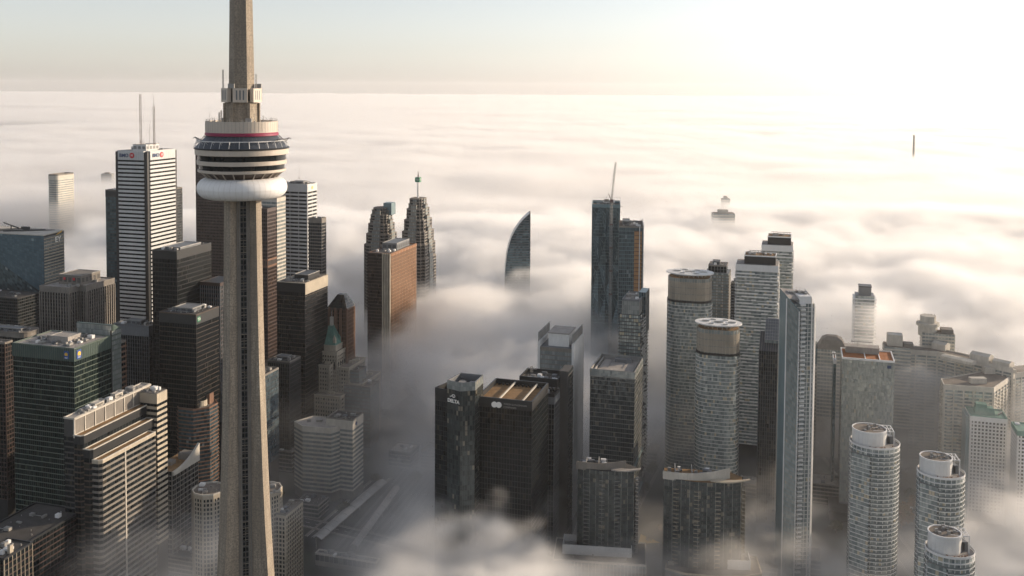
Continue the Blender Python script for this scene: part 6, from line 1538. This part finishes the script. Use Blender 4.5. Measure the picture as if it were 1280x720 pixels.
# ------------------------------------------------------------------ fog and haze
def new_mat(name):
    m = bpy.data.materials.new(name); m.use_nodes = True
    return m, m.node_tree
def fog_material(name, dens, color, aniso, step=1.0):
    m, t = new_mat(name); t.nodes.clear()
    o = t.nodes.new('ShaderNodeOutputMaterial'); pv = t.nodes.new('ShaderNodeVolumePrincipled')
    at = t.nodes.new('ShaderNodeAttribute'); at.attribute_name = 'density'
    mu = t.nodes.new('ShaderNodeMath'); mu.operation = 'MULTIPLY'; mu.inputs[1].default_value = dens
    pv.inputs['Density Attribute'].default_value = ''
    t.links.new(at.outputs['Fac'], mu.inputs[0]); t.links.new(mu.outputs[0], pv.inputs['Density'])
    pv.inputs['Color'].default_value = (*color, 1); pv.inputs['Anisotropy'].default_value = aniso
    t.links.new(pv.outputs[0], o.inputs['Volume'])
    m.cycles.volume_step_rate = step
    return m
def noise2(shape, cell, seed):
    """smooth noise in -1..1, any dimension, by cubic upsampling of random lattices"""
    r = np.random.default_rng(seed)
    n = [max(2, int(math.ceil(s / c)) + 2) for s, c in zip(shape, cell)]
    g = r.uniform(-1, 1, n).astype(np.float32)
    off = r.uniform(0, 1, len(n))
    for ax, (s, c) in enumerate(zip(shape, cell)):
        x = np.arange(s) / c + off[ax]; x = np.clip(x, 0, n[ax] - 1.001)
        i = x.astype(int); f = (x - i).astype(np.float32); f = f * f * (3 - 2 * f)
        sh = [1] * len(n); sh[ax] = s; f = f.reshape(sh)
        g = np.take(g, i, ax) * (1 - f) + np.take(g, i + 1, ax) * f
    return g * 1.7
def fbm(shape, cell, octs, seed, gain=0.55):
    out = np.zeros(shape, np.float32); a = 1.0; tot = 0
    for o in range(octs):
        out += a * noise2(shape, [max(1.6, c / 2 ** o) for c in cell], seed + o); tot += a; a *= gain
    return out / tot
def sstep(a, b, x):
    t = np.clip((x - a) / (b - a), 0, 1); return t * t * (3 - 2 * t)
def volume_object(name, lo, hi, res, dens, mat, label, cat):
    """a Volume Cube filled from the array dens (res = nx, ny, nz)"""
    nx, ny, nz = res
    me = bpy.data.meshes.new(name); me.vertices.add(nx * ny * nz)
    at = me.attributes.new('dens', 'FLOAT', 'POINT')
    at.data.foreach_set('value', np.ascontiguousarray(dens, np.float32).ravel())
    ob = bpy.data.objects.new(name, me); COL.objects.link(ob)
    g = bpy.data.node_groups.new(name + '_nodes', 'GeometryNodeTree')
    g.interface.new_socket('Geometry', in_out='INPUT', socket_type='NodeSocketGeometry')
    g.interface.new_socket('Geometry', in_out='OUTPUT', socket_type='NodeSocketGeometry')
    N = g.nodes.new; L = g.links.new
    gi = N('NodeGroupInput'); go = N('NodeGroupOutput')
    vc = N('GeometryNodeVolumeCube')
    vc.inputs['Min'].default_value = lo; vc.inputs['Max'].default_value = hi
    for k, v in zip(('Resolution X', 'Resolution Y', 'Resolution Z'), res): vc.inputs[k].default_value = v
    pos = N('GeometryNodeInputPosition'); sx = N('ShaderNodeSeparateXYZ'); L(pos.outputs[0], sx.inputs[0])
    def mth(op, a, b=None):
        n = N('ShaderNodeMath'); n.operation = op
        for i, v in enumerate((a, b)):
            if v is None: continue
            if isinstance(v, (int, float)): n.inputs[i].default_value = v
            else: L(v, n.inputs[i])
        return n.outputs[0]
    idx = []
    for k in range(3):
        s = (hi[k] - lo[k]) / (res[k] - 1)
        idx.append(mth('ROUND', mth('DIVIDE', mth('SUBTRACT', sx.outputs[k], lo[k]), s)))
    # integer arithmetic keeps the index exact
    def imth(op, a, b):
        n = N('FunctionNodeIntegerMath'); n.operation = op
        for i, v in enumerate((a, b)):
            if isinstance(v, int): n.inputs[i].default_value = v
            else: L(v, n.inputs[i])
        return n.outputs[0]
    ind = imth('ADD', imth('MULTIPLY', imth('ADD', imth('MULTIPLY', idx[0], ny), idx[1]), nz), idx[2])
    na = N('GeometryNodeInputNamedAttribute'); na.data_type = 'FLOAT'; na.inputs[0].default_value = 'dens'
    si = N('GeometryNodeSampleIndex'); si.data_type = 'FLOAT'; si.domain = 'POINT'; si.clamp = True
    L(gi.outputs[0], si.inputs[0]); L(na.outputs[0], si.inputs['Value']); L(ind, si.inputs['Index'])
    L(si.outputs[0], vc.inputs['Density'])
    sm = N('GeometryNodeSetMaterial'); sm.inputs['Material'].default_value = mat
    L(vc.outputs[0], sm.inputs[0]); L(sm.outputs[0], go.inputs[0])
    md = ob.modifiers.new('fill', 'NODES'); md.node_group = g
    ob['kind'] = 'stuff'; ob['label'] = label; ob['category'] = cat
    return ob
# control points: photograph pixel, height of the fog top there, half-softness
CTRL = []
def ctl(px, py, H, soft=30, dens=1.0): 
    p = P(px, py, H); CTRL.append((p.x, p.y, H, soft, dens))
FOG_POINTS = [
 # far edge
 (20, 270, 128, 25, 1.0), (200, 270, 128, 25, 1.0), (420, 290, 126, 25, 1.0), (560, 300, 125, 25, 1.0), (1100, 370, 134, 22, 1), (1180, 390, 128, 22, 1), (1260, 390, 126, 22, 1), (1030, 360, 132, 22, 1), (950, 350, 132, 22, 1), (700, 290, 128, 25, 1.0),
 (850, 290, 128, 25, 1.0), (1000, 300, 138, 25, 1.0), (1100, 330, 136, 25, 1.0), (1150, 310, 138, 25, 1.0), (1230, 350, 132, 25, 1), (1270, 310, 138, 25, 1.0),
 # behind the towers
 (100, 340, 90, 30, .9), (420, 380, 80, 30, .9), (560, 360, 118, 30, 1), (600, 370, 112, 30, 1), (690, 360, 120, 30, 1.0), (760, 370, 128, 25, 1.0), (830, 370, 122, 30, 1.0), (830, 420, 105, 30, 1.0), (900, 370, 128, 30, 1), (1080, 400, 95, 35, .8), (1220, 420, 90, 35, .8),
 (500, 470, 60, 35, .8), (550, 450, 98, 35, 1), (600, 430, 108, 32, 1), (650, 420, 110, 30, 1), (710, 430, 112, 30, 1), (560, 500, 75, 35, .9), (520, 520, 50, 35, .7), (735, 480, 80, 35, .9),
 (825, 460, 75, 35, .8), (825, 520, 40, 35, .5), (1140, 480, 60, 35, .5), (980, 480, 20, 30, .4),
 (1085, 395, 132, 22, 1), (1075, 410, 126, 22, 1), (1105, 410, 124, 22, 1), (1150, 430, 118, 25, 1), (1190, 425, 118, 25, 1), (1220, 435, 112, 28, 1), (1060, 425, 100, 28, .9), (1275, 440, 108, 28, 1), (1000, 380, 130, 28, 1), (1130, 450, 104, 25, .8),
 # left among the blocks: a thin veil only
 (20, 400, 30, 30, 0.025), (60, 500, -30, 30, 0.013), (200, 450, -30, 30, 0.013), (330, 480, 0, 30, 0.013), (230, 570, 50, 35, 0.025), (60, 700, 20, 35, 0.015), (200, 690, 60, 35, 0.030), (100, 620, -10, 30, 0.013),
 (250, 640, 65, 35, 0.030), (300, 600, 60, 35, 0.030), (360, 620, 75, 35, 0.035), (350, 680, 60, 35, 0.038), (160, 580, 20, 30, 0.015),
 (420, 560, 75, 35, 0.050), (470, 620, 60, 35, 0.046), (400, 660, 60, 35, 0.050), (510, 560, 70, 35, 0.076), (530, 620, 60, 30, 0.126), (430, 500, 60, 35, 0.050), (385, 520, 60, 35, 0.030), (465, 470, 60, 40, 0.088),
 # foreground banks
 (390, 705, 50, 25, .4), (450, 705, 55, 25, .8), (520, 690, 60, 20, 1.0), (560, 660, 50, 20, .9), (620, 675, 48, 20, 1.0), (680, 690, 44, 20, .9), (560, 715, 66, 22, 1.0), (640, 715, 66, 22, 1.0), (740, 718, 36, 20, .7), (830, 718, 34, 20, .7), (920, 700, 44, 20, .7),
 (970, 672, 40, 20, .7), (1000, 690, 58, 22, 1), (1060, 700, 42, 22, .8), (1130, 710, 30, 22, .7), (1235, 625, 66, 24, .9), (1275, 670, 70, 24, 1), (1230, 700, 60, 24, .9), (1275, 610, 50, 24, .7),
 (720, 650, 50, 30, .08), (645, 610, 60, 30, .1), (690, 560, 60, 30, .12), (830, 610, 40, 30, .05), (800, 660, 20, 30, .08), (880, 640, 50, 30, .1), (960, 600, 10, 25, .08), (760, 600, 45, 30, .05), (1140, 560, 60, 35, .1), (1140, 630, 40, 35, .07), (1045, 620, 30, 30, .05), (1200, 560, 60, 35, .3),
]

for a in FOG_POINTS: ctl(*a)
def fog_field(X, Y):
    """fog-top height, softness and density by inverse-distance weighting of the control points"""
    num = [0, 0, 0]; den = 0
    for (x, y, H, s, d) in CTRL:
        sc = 34 + 0.055 * y
        w = 1.0 / (((X - x) ** 2 + (Y - y) ** 2) / sc ** 2 + 0.35) ** 2.0 / sc
        den = den + w; num[0] = num[0] + w * H; num[1] = num[1] + w * s; num[2] = num[2] + w * d
    out = [n / den for n in num]
    for (px, py, sg, k) in ((430, 600, 105, .8), (340, 540, 90, .75), (400, 680, 60, .5), (850, 610, 70, .6), (1090, 610, 75, .7), (770, 600, 50, .5), (220, 620, 80, .5)):
        p = P(px, py, 20); out[2] = out[2] * (1 - k * np.exp(-((X - p.x) ** 2 + (Y - p.y) ** 2) / (2 * sg * sg)))
    return out
def billow(shape, cell, octs, seed, gain=0.6):
    """puffy noise, 0..1: round tops with narrow creases between them"""
    out = np.zeros(shape, np.float32); a = 1.0; tot = 0
    for o in range(octs):
        out += a * np.abs(noise2(shape, [max(1.6, c / 2 ** o) for c in cell], seed + o)); tot += a; a *= gain
    return out / tot
def grid(lo, hi, st):
    res = [int((hi[k] - lo[k]) / st[k]) + 1 for k in range(3)]
    hi = tuple(lo[k] + st[k] * (res[k] - 1) for k in range(3))
    return hi, res, [np.linspace(lo[k], hi[k], res[k]) for k in range(3)]
def city_fog(name, lo, hi, st, seed, y_in, y_out, label, fine):
    hi, res, (x, y, z) = grid(lo, hi, st)
    X, Y = np.meshgrid(x, y, indexing='ij')
    T, S, Dn = fog_field(X, Y)
    if fine: T = T - 15 * (1 - sstep(780, 960, Y)) * sstep(0.25, 0.6, Dn)
    k = sstep(1350, 1850, Y); T = T * (1 - k) + 137 * k
    c2 = [190 / st[0]] * 2; c3 = [155 / st[0], 145 / st[1], 65 / st[2]]; cf = [60 / st[0], 55 / st[1], 28 / st[2]]; cb = [310 / st[0], 310 / st[1], 100 / st[2]]
    T = T + fbm(X.shape, c2, 3, seed, ) * (13 - 7 * sstep(80, 120, T))
    b3 = billow(res, c3, 4, seed + 5, 0.62) - 0.33
    f3 = fbm(res, cf, 4 if fine else 3, seed + 91, 0.75)
    big = fbm(res, cb, 2, seed + 77)
    h = (T[:, :, None] - z[None, None, :]) / S[:, :, None]
    amp = (0.8 + (0.9 if fine else 1.6) * (1 - sstep(70, 122, T)))[:, :, None]
    h2 = h + b3 * amp + f3 * (1.15 if fine else 0.6 * (1 - .6 * k)[:, :, None]) + big * 0.55
    d = sstep(-0.25, 0.85, h2) * Dn[:, :, None]
    thin = sstep(1.0, 0.4, Dn)[:, :, None]          # thin fog is torn into wisps
    d *= 1 - thin * (1 - sstep(-0.25, 0.75, b3 * 2.2 + f3 + big * 0.8))
    if fine: d *= 0.35 + 0.65 * sstep(-0.35, 0.45, f3 + b3 + np.clip(h - 0.8, 0, 2))
    d = d + 0.048 * sstep(60, 600, X)[:, :, None] * np.clip(1 - z / 215, 0, 1)[None, None, :] * (0.7 + 0.3 * big)
    def edge(v, a, b, w): return sstep(a, a + w, v) * (1 - sstep(b - w, b, v))
    d = d * edge(x, lo[0], hi[0], 60)[:, None, None] * (sstep(y_in[0], y_in[1], y) * (1 - sstep(y_out[0], y_out[1], y)))[None, :, None]
    d *= edge(z, -60, hi[2], 14)[None, None, :]
    d[d < 0.003] = 0
    m = fog_material(name, 0.036, (0.997, 0.990, 0.978), 0.30, 2.0)
    return volume_object(name, lo, hi, res, d, m, label, 'fog')
def build_near_fog():
    city_fog('fog', (-780.0, 940.0, 2.0), (1200.0, 2000.0, 210.0), (6.0, 6.0, 5.0), 11, (950, 1010), (1900, 2000), 'morning fog lapping round the far towers', False)
    city_fog('foreground_fog', (-560.0, 470.0, 2.0), (640.0, 1012.0, 150.0), (3.4, 3.4, 3.2), 12, (470, 540), (950, 1010), 'torn wisps of low fog drifting between the nearer towers', True)
def deck(name, lo, hi, st, cells, amp, dens, seed, y_in, y_out, label):
    hi, res, (x, y, z) = grid(lo, hi, st)
    X, Y = np.meshgrid(x, y, indexing='ij')
    T = 134 + fbm(X.shape, cells[0], 3, seed, 0.6) * amp[0] + (billow(X.shape, cells[1], 4, seed + 7, 0.65) - .3) * amp[1]
    h = (T[:, :, None] - z[None, None, :]) / (2.2 * st[2])
    d = sstep(-0.6, 1.0, h + fbm(res, cells[2], 2, seed + 13, 0.6) * 0.5)
    d *= (sstep(y_in[0], y_in[1], y) * (1 - sstep(y_out[0], y_out[1], y)))[None, :, None]
    d[d < 0.01] = 0
    m = fog_material(name, dens, (0.964, 0.955, 0.944), 0.40, 1.4)
    return volume_object(name, lo, hi, res, d, m, label, 'fog')
def build_far_fog():
    deck('middle_fog', (-2900.0, 1840.0, 30.0), (3900.0, 6600.0, 200.0), (32.0, 32.0, 8.0), ((30, 22), (11, 9), (9, 9, 5)), (5, 21), 0.014, 31, (1840, 1960), (6300, 6600), 'sea of fog stretching away behind the city')
    deck('sea_of_fog', (-18000.0, 6250.0, 10.0), (21000.0, 34000.0, 220.0), (95.0, 95.0, 11.0), ((34, 20), (12, 8), (9, 7, 4)), (8, 26), 0.008, 57, (6250, 6600), (1e6, 2e6), 'sea of morning fog reaching out to the horizon')
build_near_fog(); build_far_fog()
def build_haze():
    bm = bmesh.new(); bmesh.ops.create_cube(bm, size=1)
    me = bpy.data.meshes.new('haze'); bm.to_mesh(me); bm.free()
    ob = bpy.data.objects.new('haze', me); COL.objects.link(ob)
    z0, z1 = -1.0, 562.0
    ob.location = (0, 9750, (z0 + z1) / 2); ob.scale = (62000, 60500, z1 - z0)
    m, t = new_mat('haze'); t.nodes.clear()
    o = t.nodes.new('ShaderNodeOutputMaterial'); pv = t.nodes.new('ShaderNodeVolumePrincipled')
    pv.inputs['Color'].default_value = (0.96, 0.95, 0.94, 1); pv.inputs['Density'].default_value = 0.000024
    pv.inputs['Anisotropy'].default_value = 0.35
    t.links.new(pv.outputs[0], o.inputs['Volume'])
    me.materials.append(m); ob['kind'] = 'stuff'
build_haze()
# lettering and plates become plain meshes
dg = bpy.context.evaluated_depsgraph_get()
for o in [o for o in COL.objects if o.type in ('FONT', 'CURVE')]:
    me = bpy.data.meshes.new_from_object(o.evaluated_get(dg)); mats = list(o.data.materials)
    nm = o.name; o.name = 'old'; n = bpy.data.objects.new(nm, me); COL.objects.link(n)
    n.parent = o.parent; n.location = o.location; n.rotation_euler = o.rotation_euler; n.scale = o.scale
    if not me.materials and mats: me.materials.append(mats[0])
    bpy.data.objects.remove(o)
